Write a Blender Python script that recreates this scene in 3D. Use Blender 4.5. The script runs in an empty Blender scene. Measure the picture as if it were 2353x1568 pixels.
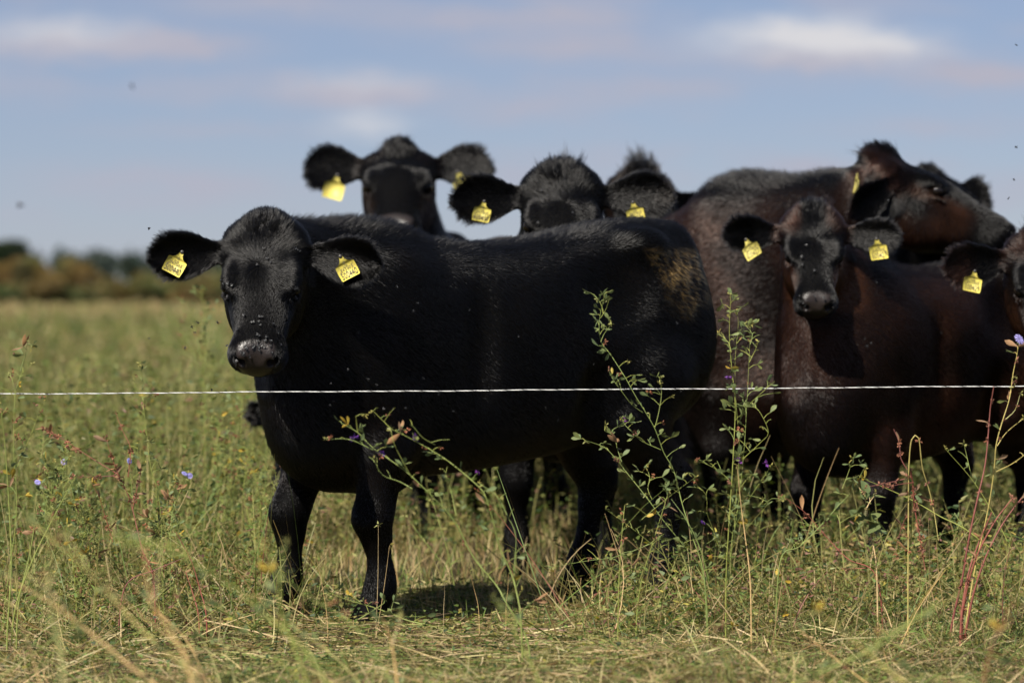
import bpy, math, random
import numpy as np
from mathutils import Matrix, Vector

# ---------------------------------------------------------------- camera, world, sun, exposure
SC = bpy.context.scene
COL = SC.collection
FL, CAM_H, FPX = 108.0, 0.97, 2352 * 108.0 / 36.0
PITCH = math.atan((784 - 660) / FPX)
cam_d = bpy.data.cameras.new('camera')
cam_d.lens = FL; cam_d.sensor_width = 36.0
cam_d.clip_start = 0.1; cam_d.clip_end = 6000
cam_d.dof.use_dof = True
cam_d.dof.focus_distance = 8.62
cam_d.dof.aperture_fstop = 2.6
cam_d.dof.aperture_blades = 0
cam = bpy.data.objects.new('camera', cam_d); COL.objects.link(cam)
cam.location = (0, 0, CAM_H)
cam.rotation_euler = (math.pi / 2 - PITCH, 0, 0)
SC.camera = cam

SUN_DIR = Vector((0.36, 0.58, -0.73)).normalized()      # the way the light travels
SUN_EL = math.asin(-SUN_DIR.z)
SUN_AZ = math.atan2(-SUN_DIR.x, -SUN_DIR.y)             # from +Y towards +X
SC.view_settings.view_transform = 'Standard'
SC.view_settings.look = 'None'
SC.view_settings.gamma = 1.0
SC.view_settings.use_curve_mapping = False
SC.view_settings.exposure = EXPOSURE = 0.9

sun_d = bpy.data.lights.new('sun', 'SUN')
sun_d.energy = 5.0; sun_d.angle = math.radians(0.53); sun_d.color = (1.0, 0.94, 0.84)
sun = bpy.data.objects.new('sun', sun_d); COL.objects.link(sun)
sun.rotation_euler = SUN_DIR.to_track_quat('-Z', 'Y').to_euler()
sun.location = (-5, -4, 12)

W = bpy.data.worlds.new('World'); SC.world = W; W.use_nodes = True
nt = W.node_tree; nt.nodes.clear()
def wn(t, **kw):
    n = nt.nodes.new(t)
    for k, v in kw.items(): setattr(n, k, v)
    return n
sky = wn('ShaderNodeTexSky'); sky.sky_type = 'NISHITA'; sky.sun_disc = False
sky.sun_elevation = SUN_EL; sky.sun_rotation = SUN_AZ
sky.air_density = 0.8; sky.dust_density = 0.15; sky.ozone_density = 3.0; sky.altitude = 0
tint = wn('ShaderNodeMixRGB', blend_type='MULTIPLY'); tint.inputs[0].default_value = 1.0
tint.inputs[2].default_value = (0.60, 0.575, 0.65, 1)
nt.links.new(sky.outputs[0], tint.inputs[1])
# an even veil of thin high haze over the whole sky
veil = wn('ShaderNodeMixRGB'); veil.inputs[0].default_value = .42; nt.links.new(tint.outputs[0], veil.inputs[1]); veil.inputs[2].default_value = (3.05, 3.65, 5.1, 1)
CLOUD_SHADE, CLOUD_LIT = (4.0, 3.95, 4.7, 1), (6.0, 5.95, 6.2, 1)
# clouds: soft fair-weather cumulus, flattened towards the horizon, all round the sky
geo = wn('ShaderNodeTexCoord')
sep = wn('ShaderNodeSeparateXYZ'); nt.links.new(geo.outputs['Generated'], sep.inputs[0])
def wmath(op, a, b=None, c=None, clamp=False):
    n = wn('ShaderNodeMath', operation=op); n.use_clamp = clamp
    for i, v in enumerate((a, b, c)):
        if v is None: continue
        if isinstance(v, (int, float)): n.inputs[i].default_value = v
        else: nt.links.new(v, n.inputs[i])
    return n.outputs[0]
az = wmath('ARCTAN2', sep.outputs[0], sep.outputs[1])
el = wmath('ARCSINE', sep.outputs[2])
comb = wn('ShaderNodeCombineXYZ')
nt.links.new(az, comb.inputs[0]); nt.links.new(el, comb.inputs[1])
mapn = wn('ShaderNodeMapping'); mapn.inputs['Scale'].default_value = (17, 62, 1); mapn.inputs['Location'].default_value = (3.1, 0.4, 2.7)
nt.links.new(comb.outputs[0], mapn.inputs['Vector'])
noi = wn('ShaderNodeTexNoise'); noi.inputs['Scale'].default_value = 1.0; noi.inputs['Detail'].default_value = 4
nt.links.new(mapn.outputs[0], noi.inputs['Vector'])
# wobble the outlines of the cumulus banks
off = wn('ShaderNodeVectorMath', operation='MULTIPLY_ADD')
wob = wn('ShaderNodeTexNoise'); wob.inputs['Scale'].default_value = 4.5; wob.inputs['Detail'].default_value = 6; wob.inputs['Roughness'].default_value = .6
nt.links.new(mapn.outputs[0], wob.inputs['Vector'])
nt.links.new(wob.outputs['Color'], off.inputs[0]); off.inputs[1].default_value = (.030, .012, 0); nt.links.new(comb.outputs[0], off.inputs[2])
def bank(blobs):
    """soft heaps of cloud: centre and half widths as seen from the field, weight"""
    acc = None
    for px, py, wx, wy, wt in blobs:
        m = wn('ShaderNodeMapping'); m.vector_type = 'POINT'
        sx, sy = FPX / wx / 1.5, FPX / wy / 1.5
        m.inputs['Scale'].default_value = (sx, sy, 0)
        m.inputs['Location'].default_value = (-((px - 1176) / FPX + .015) * sx, -((660 - py) / FPX + .006) * sy, 0)
        nt.links.new(off.outputs[0], m.inputs['Vector'])
        g = wn('ShaderNodeTexGradient', gradient_type='QUADRATIC_SPHERE'); nt.links.new(m.outputs[0], g.inputs[0])
        if acc is None: acc = wmath('MULTIPLY', g.outputs[1], wt)
        else: acc = wmath('MULTIPLY_ADD', g.outputs[1], wt, acc)
    return acc
white = bank([(150, 84, 230, 48, .6), (835, 286, 110, 40, .6), (1790, 86, 230, 56, .95), (1930, 98, 150, 50, .7), (2030, 112, 170, 46, .7), (830, 195, 200, 40, .35),
              (-300, 180, 240, 60, .8), (2800, 70, 260, 70, 1.0)])
grey = bank([(150, 112, 330, 44, .95), (430, 112, 230, 44, .7), (840, 218, 290, 40, 1.0), (1190, 258, 200, 40, .55), (1880, 140, 340, 44, 1.0),
             (2240, 182, 260, 40, .7), (640, 10, 330, 44, .6), (1000, 50, 380, 50, .5), (1340, 105, 400, 70, .45), (1830, 385, 180, 40, .5), (330, 410, 420, 50, .4), (500, 300, 380, 30, .35), (1500, 200, 420, 30, .4), (2150, 300, 360, 34, .35), (1150, 400, 420, 40, .35), (1250, 40, 320, 26, .4)])
thin = wn('ShaderNodeMapRange'); thin.interpolation_type = 'SMOOTHSTEP'
thin.inputs['From Min'].default_value = 0.45; thin.inputs['From Max'].default_value = 0.75; thin.inputs['To Max'].default_value = 0.55
nt.links.new(noi.outputs[0], thin.inputs['Value'])
cov = wmath('MULTIPLY_ADD', grey, 1.5, thin.outputs[0], clamp=True)
m1 = wn('ShaderNodeMixRGB'); nt.links.new(wmath('MULTIPLY', cov, .95, clamp=True), m1.inputs[0])
nt.links.new(veil.outputs[0], m1.inputs[1]); m1.inputs[2].default_value = CLOUD_SHADE
cmix = wn('ShaderNodeMixRGB'); nt.links.new(wmath('MULTIPLY', white, 1.2, clamp=True), cmix.inputs[0])
nt.links.new(m1.outputs[0], cmix.inputs[1]); cmix.inputs[2].default_value = CLOUD_LIT
W.cycles.sampling_method = 'MANUAL'; W.cycles.sample_map_resolution = 512
bg = wn('ShaderNodeBackground'); bg.inputs['Strength'].default_value = 0.062
nt.links.new(cmix.outputs[0], bg.inputs[0])
wo = wn('ShaderNodeOutputWorld'); nt.links.new(bg.outputs[0], wo.inputs[0])

try:
    SC.cycles_curves.shape = 'RIBBONS'; SC.cycles_curves.subdivisions = 2
except Exception: pass
SC.cycles.max_bounces = 6; SC.cycles.diffuse_bounces = 2; SC.cycles.glossy_bounces = 2
SC.cycles.transmission_bounces = 4; SC.cycles.transparent_max_bounces = 6
SC.cycles.use_denoising = True

# ---------------------------------------------------------------- helpers
rng = np.random.default_rng(7)
CP, SP = math.cos(PITCH), math.sin(PITCH)
def P(px, py, Y):
    """the point at depth Y that the lens sees at (px, py) of the 2352 x 1568 picture"""
    cx, cz = (px - 1176) / FPX, -(py - 784) / FPX
    d = Vector((cx, CP + cz * SP, -SP + cz * CP))
    return Vector((0, 0, CAM_H)) + d * (Y / d.y)
def ground_at(px, Y):
    return Vector(((px - 1176) / FPX * Y, Y, 0))

def tag(o, label=None, cat=None, group=None, kind=None):
    if label: o['label'] = label
    if cat: o['category'] = cat
    if group: o['group'] = group
    if kind: o['kind'] = kind
    return o
def link(o, parent=None):
    COL.objects.link(o)
    if parent is not None: o.parent = parent
    return o
def empty(name, loc=(0, 0, 0), rz=0.0):
    o = bpy.data.objects.new(name, None); COL.objects.link(o)
    o.location = loc; o.rotation_euler = (0, 0, rz); o.empty_display_size = 0.2
    return o
def mesh_from(name, V, F, smooth=True, attrs=None):
    """V (n,3), F (m,k) with one k, or a list of such arrays"""
    me = bpy.data.meshes.new(name)
    V = np.asarray(V, np.float32)
    Fs = F if isinstance(F, list) else [F]
    Fs = [np.asarray(f, np.int32) for f in Fs if len(f)]
    me.vertices.add(len(V)); me.vertices.foreach_set('co', V.ravel())
    tot = sum(f.size for f in Fs); me.loops.add(tot)
    me.loops.foreach_set('vertex_index', np.concatenate([f.ravel() for f in Fs]))
    cnt = np.concatenate([np.full(len(f), f.shape[1], np.int32) for f in Fs])
    me.polygons.add(len(cnt))
    st = np.concatenate([[0], np.cumsum(cnt)[:-1]]).astype(np.int32)
    me.polygons.foreach_set('loop_start', st)
    me.polygons.foreach_set('loop_total', cnt)
    me.update(calc_edges=True)
    if smooth: me.polygons.foreach_set('use_smooth', np.ones(len(cnt), bool))
    for k, a in (attrs or {}).items():
        a = np.asarray(a, np.float32)
        if a.ndim == 2:
            at = me.attributes.new(k, 'FLOAT_COLOR', 'POINT')
            if a.shape[1] == 3: a = np.hstack([a, np.ones((len(a), 1), np.float32)])
            at.data.foreach_set('color', a.astype(np.float32).ravel())
        else:
            at = me.attributes.new(k, 'FLOAT', 'POINT'); at.data.foreach_set('value', a)
    me.validate()
    return me
def obj_from(name, me, mat, parent=None):
    if mat is not None and not me.materials: me.materials.append(mat)
    return link(bpy.data.objects.new(name, me), parent)

class Mat:
    """a small builder for node materials"""
    def __init__(s, name):
        s.m = bpy.data.materials.new(name); s.m.use_nodes = True
        s.nt = s.m.node_tree; s.b = s.nt.nodes['Principled BSDF']; s.out = s.nt.nodes['Material Output']
    def node(s, t, **kw):
        n = s.nt.nodes.new(t)
        for k, v in kw.items(): setattr(n, k, v)
        return n
    def ln(s, a, b): s.nt.links.new(a, b)
    def attr(s, name):
        n = s.node('ShaderNodeAttribute'); n.attribute_name = name; return n
    def mix(s, f, a, b, blend='MIX'):
        n = s.node('ShaderNodeMixRGB', blend_type=blend)
        for i, v in enumerate((f, a, b)):
            if isinstance(v, (int, float)): n.inputs[i].default_value = v
            elif isinstance(v, tuple): n.inputs[i].default_value = v + (1,) if len(v) == 3 else v
            else: s.ln(v, n.inputs[i])
        return n.outputs[0]
    def noise(s, scale, detail=3, vec=None, rough=0.5):
        n = s.node('ShaderNodeTexNoise'); n.inputs['Scale'].default_value = scale; n.inputs['Detail'].default_value = detail
        n.inputs['Roughness'].default_value = rough
        if vec is not None: s.ln(vec, n.inputs['Vector'])
        return n.outputs[0]
    def ramp(s, f, lo, hi):
        n = s.node('ShaderNodeMapRange'); n.interpolation_type = 'SMOOTHSTEP'
        n.inputs['From Min'].default_value = lo; n.inputs['From Max'].default_value = hi
        s.ln(f, n.inputs['Value']); return n.outputs[0]
    def obj(s):
        return s.node('ShaderNodeTexCoord').outputs['Object']
    def bump(s, h, strength=0.3, dist=0.01):
        n = s.node('ShaderNodeBump'); n.inputs['Strength'].default_value = strength; n.inputs['Distance'].default_value = dist
        s.ln(h, n.inputs['Height']); s.ln(n.outputs[0], s.b.inputs['Normal'])
    def set(s, **kw):
        for k, v in kw.items():
            i = s.b.inputs[k.replace('_', ' ')]
            if isinstance(v, (int, float)): i.default_value = v
            elif isinstance(v, tuple): i.default_value = v + (1,) if len(v) == 3 else v
            else: s.ln(v, i)
        return s
def sm(a, b, x):
    t = np.clip((x - a) / (b - a), 0, 1); return t * t * (3 - 2 * t)
def wavy(p, f, seed=0):
    """cheap smooth noise in [-1,1] at the points p"""
    r = np.random.default_rng(seed); o = np.zeros(len(p), np.float32)
    for i in range(6):
        k = r.normal(size=3) * f * (1 + 0.35 * i); o += np.sin(p @ k + r.uniform(0, 6.28)).astype(np.float32) / (1 + 0.3 * i)
    return o / 2.6
# ---------------------------------------------------------------- implicit bodies (smooth blends of tapered solids, polygonised)
class Field:
    def __init__(s, lo, hi, coarse, fine=None, flo=None, fhi=None):
        ax = []
        for i in range(3):
            if fine is None:
                ax.append(np.arange(lo[i], hi[i] + coarse, coarse)); continue
            a, b = max(lo[i], flo[i]), min(hi[i], fhi[i])
            ax.append(np.concatenate([np.arange(a, lo[i] - coarse, -coarse)[1:][::-1], np.arange(a, b, fine), np.arange(b, hi[i] + coarse, coarse)]))
        s.ax = [a.astype(np.float32) for a in ax]
        s.D = np.full([len(a) for a in s.ax], 1.0, np.float32)
    def win(s, lo, hi):
        sl = []
        for i in range(3):
            a, b = np.searchsorted(s.ax[i], [lo[i], hi[i]])
            sl.append(slice(max(a - 1, 0), min(b + 1, len(s.ax[i]))))
        g = np.meshgrid(*[s.ax[i][sl[i]] for i in range(3)], indexing='ij')
        return tuple(sl), np.stack(g, -1)
    def blend(s, sl, d, k, op):
        D = s.D[sl]
        if op == 'add':
            h = np.maximum(k - np.abs(D - d), 0) / k; s.D[sl] = np.minimum(D, d) - h * h * k * .25
        else:
            d = -d; h = np.maximum(k - np.abs(D - d), 0) / k; s.D[sl] = np.maximum(D, d) + h * h * k * .25
    def prim(s, M, blo, bhi, fn, k=.04, op='add'):
        """M: 4x4 local->field (rigid + uniform scale); bounds in local space; fn(points)->distance in local units"""
        M = np.array(M, float); sc = np.linalg.norm(M[:3, 0]); pad = (k + .03) / sc if op == 'add' else (k + .01) / sc
        c = np.array([[x, y, z, 1] for x in (blo[0] - pad, bhi[0] + pad) for y in (blo[1] - pad, bhi[1] + pad) for z in (blo[2] - pad, bhi[2] + pad)]) @ M.T
        sl, p = s.win(c[:, :3].min(0), c[:, :3].max(0))
        if p.size == 0: return
        Mi = np.linalg.inv(M).astype(np.float32)
        q = p @ Mi[:3, :3].T + Mi[:3, 3]
        s.blend(sl, (fn(q) * sc).astype(np.float32), k, op)
    def cone(s, M, a, b, ra, rb, k=.04, op='add'):
        a, b = np.array(a, np.float32), np.array(b, np.float32)
        r = max(ra, rb); lo, hi = np.minimum(a, b) - r, np.maximum(a, b) + r
        ba = b - a; L2 = float(ba @ ba) + 1e-9
        def fn(q):
            t = np.clip(((q - a) @ ba) / L2, 0, 1)
            return np.linalg.norm(q - a - t[..., None] * ba, axis=-1) - (ra + (rb - ra) * t)
        s.prim(M, lo, hi, fn, k, op)
    def ell(s, M, c, r, k=.04, op='add'):
        c, r = np.array(c, np.float32), np.array(r, np.float32)
        def fn(q):
            u = (q - c) / r; k0 = np.linalg.norm(u, axis=-1); k1 = np.linalg.norm(u / r, axis=-1) + 1e-6
            return k0 * (k0 - 1) / k1
        s.prim(M, c - r, c + r, fn, k, op)
    def loft(s, M, xs, w, top, bot, n=2.2, k=.04, cup=0.0, op='add'):
        """along x: half width w(x), between bot(x) and top(x)"""
        xs = np.array(xs, float); xf = np.linspace(xs[0], xs[-1], 200)
        def cat(v):
            v = np.array(v, float); m = np.gradient(v, xs)
            i = np.clip(np.searchsorted(xs, xf) - 1, 0, len(xs) - 2); h = xs[i + 1] - xs[i]; t = (xf - xs[i]) / h
            return ((2*t**3-3*t**2+1)*v[i] + (t**3-2*t**2+t)*h*m[i] + (-2*t**3+3*t**2)*v[i+1] + (t**3-t**2)*h*m[i+1])
        W, T, B = np.maximum(cat(w), .004), cat(top), cat(bot)
        H, C = np.maximum((T - B) / 2, .004), (T + B) / 2
        def fn(q):
            x = np.clip(q[..., 0], xs[0], xs[-1])
            w_, h_, c_ = np.interp(x, xf, W), np.interp(x, xf, H), np.interp(x, xf, C)
            yy = np.abs(q[..., 1]) / w_; zz = np.abs(q[..., 2] - c_ - cup * np.minimum(yy, 1.3) ** 2) / h_
            rho = (yy ** n + zz ** n) ** (1 / n)
            d = (rho - 1) * np.minimum(w_, h_) * (1 if cup else 0.9)
            ex = np.abs(q[..., 0] - x)
            return np.where(ex > 0, np.sqrt(np.maximum(d, 0) ** 2 + ex ** 2), d)
        s.prim(M, (xs[0], -max(W), min(B) - abs(cup)), (xs[-1], max(W), max(T) + abs(cup)), fn, k, op)
    def mesh(s, smooth=2):
        D = s.D; ax = s.ax; ins = D < 0
        nx, ny, nz = D.shape
        c = [ins[i:nx-1+i, j:ny-1+j, k:nz-1+k] for i in (0, 1) for j in (0, 1) for k in (0, 1)]
        sm_ = sum(a.astype(np.int8) for a in c); act = (sm_ > 0) & (sm_ < 8)
        I = np.argwhere(act); idx = np.full(act.shape, -1, np.int32); idx[act] = np.arange(len(I), dtype=np.int32)
        acc = np.zeros((len(I), 3), np.float64); cnt = np.zeros(len(I))
        corner = lambda o: (I[:, 0] + o[0], I[:, 1] + o[1], I[:, 2] + o[2])
        pos = lambda o: np.stack([ax[0][I[:, 0] + o[0]], ax[1][I[:, 1] + o[1]], ax[2][I[:, 2] + o[2]]], 1)
        for d in range(3):
            for u in (0, 1):
                for v in (0, 1):
                    a = [0, 0, 0]; e = [i for i in range(3) if i != d]; a[e[0]], a[e[1]] = u, v
                    b = list(a); b[d] = 1
                    da, db = D[corner(a)], D[corner(b)]; m = (da < 0) != (db < 0)
                    t = np.where(m, da / np.where(m, da - db, 1), 0)
                    q = pos(a) + t[:, None] * (pos(b) - pos(a)); acc[m] += q[m]; cnt[m] += 1
        V = acc / cnt[:, None]
        F = []
        for d in range(3):
            e = [i for i in range(3) if i != d]
            a = [slice(None)] * 3; b = [slice(None)] * 3; a[d] = slice(0, -1); b[d] = slice(1, None)
            ch = ins[tuple(a)] != ins[tuple(b)]
            J = np.argwhere(ch)
            ok = (J[:, e[0]] > 0) & (J[:, e[1]] > 0) & (J[:, e[0]] < D.shape[e[0]] - 1) & (J[:, e[1]] < D.shape[e[1]] - 1); J = J[ok]
            inside = ins[tuple(a)][tuple(J.T)]
            def cell(u, v):
                K = J.copy(); K[:, e[0]] -= u; K[:, e[1]] -= v; return idx[tuple(K.T)]
            q = np.stack([cell(1, 1), cell(0, 1), cell(0, 0), cell(1, 0)], 1)
            flip = inside if d != 1 else ~inside
            q[~flip] = q[~flip][:, ::-1]; F.append(q)
        F = np.concatenate(F); F = F[(F >= 0).all(1)]
        E = np.concatenate([F[:, [0, 1]], F[:, [1, 2]], F[:, [2, 3]], F[:, [3, 0]]]); E = np.concatenate([E, E[:, ::-1]])
        n = len(V); deg = np.maximum(np.bincount(E[:, 0], minlength=n), 1)[:, None]
        def lap(V): return np.stack([np.bincount(E[:, 0], V[E[:, 1], i], n) for i in range(3)], 1) / deg - V
        for _ in range(smooth):
            V = V + .5 * lap(V); V = V - .35 * lap(V)
        return V, F
def vnormals(V, F):
    n = np.cross(V[F[:, 2]] - V[F[:, 0]], V[F[:, 3]] - V[F[:, 1]])
    N = np.stack([sum(np.bincount(F[:, j], n[:, i], len(V)) for j in range(4)) for i in range(3)], 1)
    return N / (np.linalg.norm(N, axis=1, keepdims=True) + 1e-12)

# ---------------------------------------------------------------- cattle
def hair_mat(name):
    M = Mat(name); nt = M.nt; nt.nodes.remove(M.b)
    h = M.node('ShaderNodeBsdfHairPrincipled'); h.model = 'CHIANG'; h.parametrization = 'COLOR'
    a = M.attr('tone'); M.ln(a.outputs['Color'], h.inputs['Color'])
    h.inputs['Roughness'].default_value = .20; h.inputs['Radial Roughness'].default_value = .6
    h.inputs['Coat'].default_value = 0.0; h.inputs['IOR'].default_value = 1.33
    M.ln(h.outputs[0], M.out.inputs['Surface']); return M.m
HAIR = hair_mat('cattle hair')
def skin_mat():
    M = Mat('cattle skin'); a = M.attr('tone'); n = M.attr('nose').outputs['Fac']
    o = M.obj(); fine = M.noise(240, 2, o)
    vor = M.node('ShaderNodeTexVoronoi'); vor.inputs['Scale'].default_value = 190; M.ln(o, vor.inputs['Vector'])
    pad = M.mix(M.noise(26, 3, o), (.007, .006, .006), (.026, .019, .017))
    M.set(Base_Color=M.mix(n, a.outputs['Color'], pad))
    r = M.node('ShaderNodeMapRange'); M.ln(n, r.inputs['Value']); r.inputs['To Min'].default_value = .62; r.inputs['To Max'].default_value = .36
    sp = M.node('ShaderNodeMapRange'); M.ln(n, sp.inputs['Value']); sp.inputs['To Min'].default_value = .03; sp.inputs['To Max'].default_value = .26
    M.set(Roughness=r.outputs[0], Specular_IOR_Level=sp.outputs[0])
    hgt = M.mix(n, fine, vor.outputs['Distance']); M.bump(hgt, .16, .003); return M.m
SKIN = skin_mat()
_m = Mat('eye'); _m.set(Base_Color=(.006, .004, .003), Roughness=.07, Specular_IOR_Level=.3); EYE = _m.m
_m = Mat('horn hoof'); _m.set(Base_Color=(.02, .017, .014), Roughness=.5); HOOF = _m.m

def frame(o, x, z):
    """matrix with columns x, y=z*x, z, origin o"""
    x = Vector(x).normalized(); y = Vector(z).cross(x).normalized(); z = x.cross(y)
    return Matrix(((x.x, y.x, z.x, o[0]), (x.y, y.y, z.y, o[1]), (x.z, y.z, z.z, o[2]), (0, 0, 0, 1)))
def sphere_mesh(name, r, nu=20, nv=12):
    V, F = [], []
    for j in range(nv + 1):
        t = math.pi * j / nv
        for i in range(nu):
            p = 2 * math.pi * i / nu; V.append((r*math.sin(t)*math.cos(p), r*math.sin(t)*math.sin(p), r*math.cos(t)))
    for j in range(nv):
        for i in range(nu):
            F.append((j*nu+i, (j+1)*nu+i, (j+1)*nu+(i+1) % nu, j*nu+(i+1) % nu))
    return mesh_from(name, V, np.array(F))

def make_cow(name, label, root_xy, yaw, size, poll, face, roll=0.0, hs=1.0, res=(.016, .007), ears=None, black=(.0028, .0026, .0026),
             brown=None, hair=120000, tuft=1.0, legs=None, top_add=None, tags=None, tail_swing=0.0, hair_r=.00042, seed=1, mud=False, neck_k=1.0,
             tuft_dir=None, deep=1.0, girth=1.0, stretch=1.0, fl=.90, crest=(-.035, 0, -.055), pollw=1.0, pollz=.030, wisps=.02):
    """root_xy: ground point under the trunk; poll: world point between the ears; face: world direction from poll to muzzle"""
    r = np.random.default_rng(seed)
    root = empty(name, (root_xy[0], root_xy[1], 0), yaw)
    tag(root, label, 'cow', 'cattle herd behind the fence wire')
    Rw = Matrix.Translation((root_xy[0], root_xy[1], 0)) @ Matrix.Rotation(yaw, 4, 'Z'); Ri = Rw.inverted()
    fd = Vector(face).normalized(); up = Vector((0, 0, 1)); zz = (up - fd * up.dot(fd)).normalized()
    zz = Matrix.Rotation(roll, 3, fd) @ zz
    H = Ri @ frame(poll, fd, zz) @ Matrix.Scale(hs, 4)              # head -> cow
    S = Matrix.Diagonal((size, size, size, 1)); sx = stretch
    hp = lambda *p: np.array(H @ Vector(p))
    ears = ears or {}
    efr = {}
    for sd in (1, -1):
        e = dict(dir=(-.10, 1, -.16), front=(.60, .0, .8), L=1.0, w=1.0); e.update(ears.get(sd, {}))
        d = Vector((e['dir'][0], e['dir'][1] * sd, e['dir'][2])).normalized(); f = Vector((e['front'][0], e['front'][1] * sd, e['front'][2]))
        efr[sd] = (H @ frame((.030, .094 * sd, -.012), d, f), e)
    # bounds
    pts = [hp(.5, .15, .1), hp(.5, -.15, -.2), hp(-.1, .1, .1), hp(-.1, -.1, -.2)] + [np.array(efr[sd][0] @ Vector((.23 * efr[sd][1]['L'], y, 0))) for sd in (1, -1) for y in (-.08, .08)]
    pts = np.array(pts); flo, fhi = pts.min(0) - .04, pts.max(0) + .04
    blo = np.minimum(flo, np.array((-.92, -.36, -.02)) * size); bhi = np.maximum(fhi, np.array((.80, .36, 1.30)) * size)
    G = Field(blo, bhi, res[0], res[1], flo, fhi)
    # trunk
    xs = np.array([-.665, -.62, -.54, -.40, -.22, .0, .20, .36, .50, .60, .66])
    tp = np.array([1.00, 1.105, 1.135, 1.145, 1.125, 1.105, 1.115, 1.14, 1.10, 1.00, .90])
    bt = np.array([.78, .68, .62, .575, .50, .455, .435, .43, .455, .54, .68])
    bt = tp - (tp - bt) * deep
    wd = np.array([.08, .158, .208, .24, .258, .272, .258, .235, .20, .14, .06]) * girth
    if top_add: tp = tp + np.interp(xs, top_add[0], top_add[1])
    G.loft(S, xs * sx, wd, tp, bt, n=2.6, k=.05)
    qf, qh_ = .38 * (sx - 1), -.48 * (sx - 1)
    dz = (lambda x: float(np.interp(x, top_add[0], top_add[1]))) if top_add else (lambda x: 0.0)
    for sd in (1, -1):
        G.ell(S, (.36 + qf, .148 * sd, .80), (.16, .105, .27), .06)          # shoulder
        G.ell(S, (-.40 + qh_, .172 * sd, 1.068 + dz(-.4)), (.075, .055, .05), .06)       # hip bone
        G.ell(S, (-.51 + qh_, .125 * sd, .82 + .5 * min(dz(-.5), 0)), (.185, .12, .25), .07)        # round of the rump
        G.ell(S, (-.60 + qh_, .075 * sd, 1.01 + dz(-.6)), (.06, .05, .05), .06)         # pin bone
        G.ell(S, (-.36 + qh_, .135 * sd, .68), (.15, .105, .19), .10)         # stifle
        lg = dict(ff=0.0, fs=0.0, hf=0.0, hs=0.0, fh=0.0); lg.update((legs or {}).get(sd, {}))
        ff, hf, fy, hy, fh = lg['ff'], lg['hf'], lg['fs'], lg['hs'], lg['fh']
        OF = lambda p, o: (p[0] + o,) + tuple(p[1:3])
        y = .145 * sd
        A = [(.36, y, .66, .105), (.345 + ff*.55, y, .52, .088), (.365 + ff*.85 + fh*.3, y + fy*.5, .345, .051), (.377 + ff*.88 + fh*.35, y + fy*.55, .305, .053), (.365 + ff*.92 + fh*.5, y + fy*.7, .25, .038),
             (.362 + ff*.97 + fh*.85, y + fy, .145, .033), (.37 + ff + fh, y + fy, .105, .041), (.392 + ff + fh, y + fy, .055, .043)]
        for a, b in zip(A[:-1], A[1:]): G.cone(S, OF(a, qf), OF(b, qf), a[3], b[3], .03)
        G.cone(S, (.405 + qf + ff + fh, y + fy, .035), (.412 + qf + ff + fh, y + fy, .008), .045, .054, .012)
        y = .145 * sd
        B = [(-.42, y*1.1, .70, .15), (-.36 + hf*.1, y*1.1, .58, .105), (-.47 + hf*.5, y, .44, .072), (-.535 + hf*.8, y + hy*.5, .375, .056), (-.525 + hf*.85, y + hy*.6, .30, .039),
             (-.505 + hf, y + hy, .145, .033), (-.498 + hf, y + hy, .11, .041), (-.475 + hf, y + hy, .055, .043)]
        for a, b in zip(B[:-1], B[1:]): G.cone(S, OF(a, qh_), OF(b, qh_), a[3], b[3], .035)
        G.cone(S, (-.57 + qh_ + hf*.8, y + hy*.5, .40), (-.545 + qh_ + hf*.8, y + hy*.5, .36), .03, .04, .03)
        G.cone(S, (-.462 + qh_ + hf, y + hy, .035), (-.455 + qh_ + hf, y + hy, .008), .045, .054, .012)
    for sd in (1, -1):
        G.ell(S, (-.26 + qh_, .285 * sd, .975), (.12, .085, .115), .08, 'cut')     # hollow of the flank
        G.ell(S, (.13 + qf, .292 * sd, .80), (.05, .06, .25), .06, 'cut')         # dip behind the shoulder
        G.ell(S, (-.19 + qh_, .275 * sd, .60), (.055, .07, .13), .07, 'cut')        # fold before the stifle
    G.ell(S, (.535 + qf, 0, .60), (.13, .125, .19), .08)                      # brisket
    G.cone(S, (.46 + qf, 0, .47), (.30 + qf, 0, .42), .07, .05, .08)
    # tail
    ts = tail_swing
    T = [(-.60, 0, 1.085 + dz(-.6), .040), (-.675, ts*.1, 1.04 + dz(-.6), .030), (-.715, ts*.3, .90 + .5 * dz(-.6), .023), (-.72, ts*.6, .72, .020), (-.715, ts, .55, .024), (-.71, ts*1.2, .40, .030), (-.70, ts*1.3, .28, .010)]
    for a, b in zip(T[:-1], T[1:]): G.cone(S, OF(a, qh_ * 1.25), OF(b, qh_ * 1.25), a[3], b[3], .02)
    # neck, in field space
    I4 = np.eye(4); s = size; nk = neck_k
    G.cone(I4, np.array((.36 + qf, 0, .95)) * s, hp(*crest), .165*s, .082*hs, .09)
    G.cone(I4, np.array((.42 + qf, 0, .82)) * s, hp(.0, 0, -.10), .185*s*nk, .095*hs, .09)
    G.cone(I4, np.array((.47 + qf, 0, .70)) * s, hp(.05, 0, -.15), .165*s*nk, .070*hs, .09)
    # head; fl sets how long the face is below the eyes
    fx = lambda x: x if x < .17 else .17 + (x - .17) * fl
    def hell(c, rr, k=.04, op='add'): G.ell(H, (fx(c[0]), c[1], c[2]), rr, k, op)
    G.loft(H, [fx(x) for x in (-.085, -.05, 0, .06, .13, .20, .26, .32, .37, .41, .435, .452)],
           [.025, .062, .100, .123, .119, .102, .084, .074, .077, .078, .066, .03],
           [-.03, .022, .040, .048, .053, .047, .036, .026, .020, .010, -.010, -.035],
           [-.09, -.12, -.15, -.178, -.195, -.192, -.165, -.135, -.122, -.115, -.105, -.085], n=2.5, k=.03)
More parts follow.
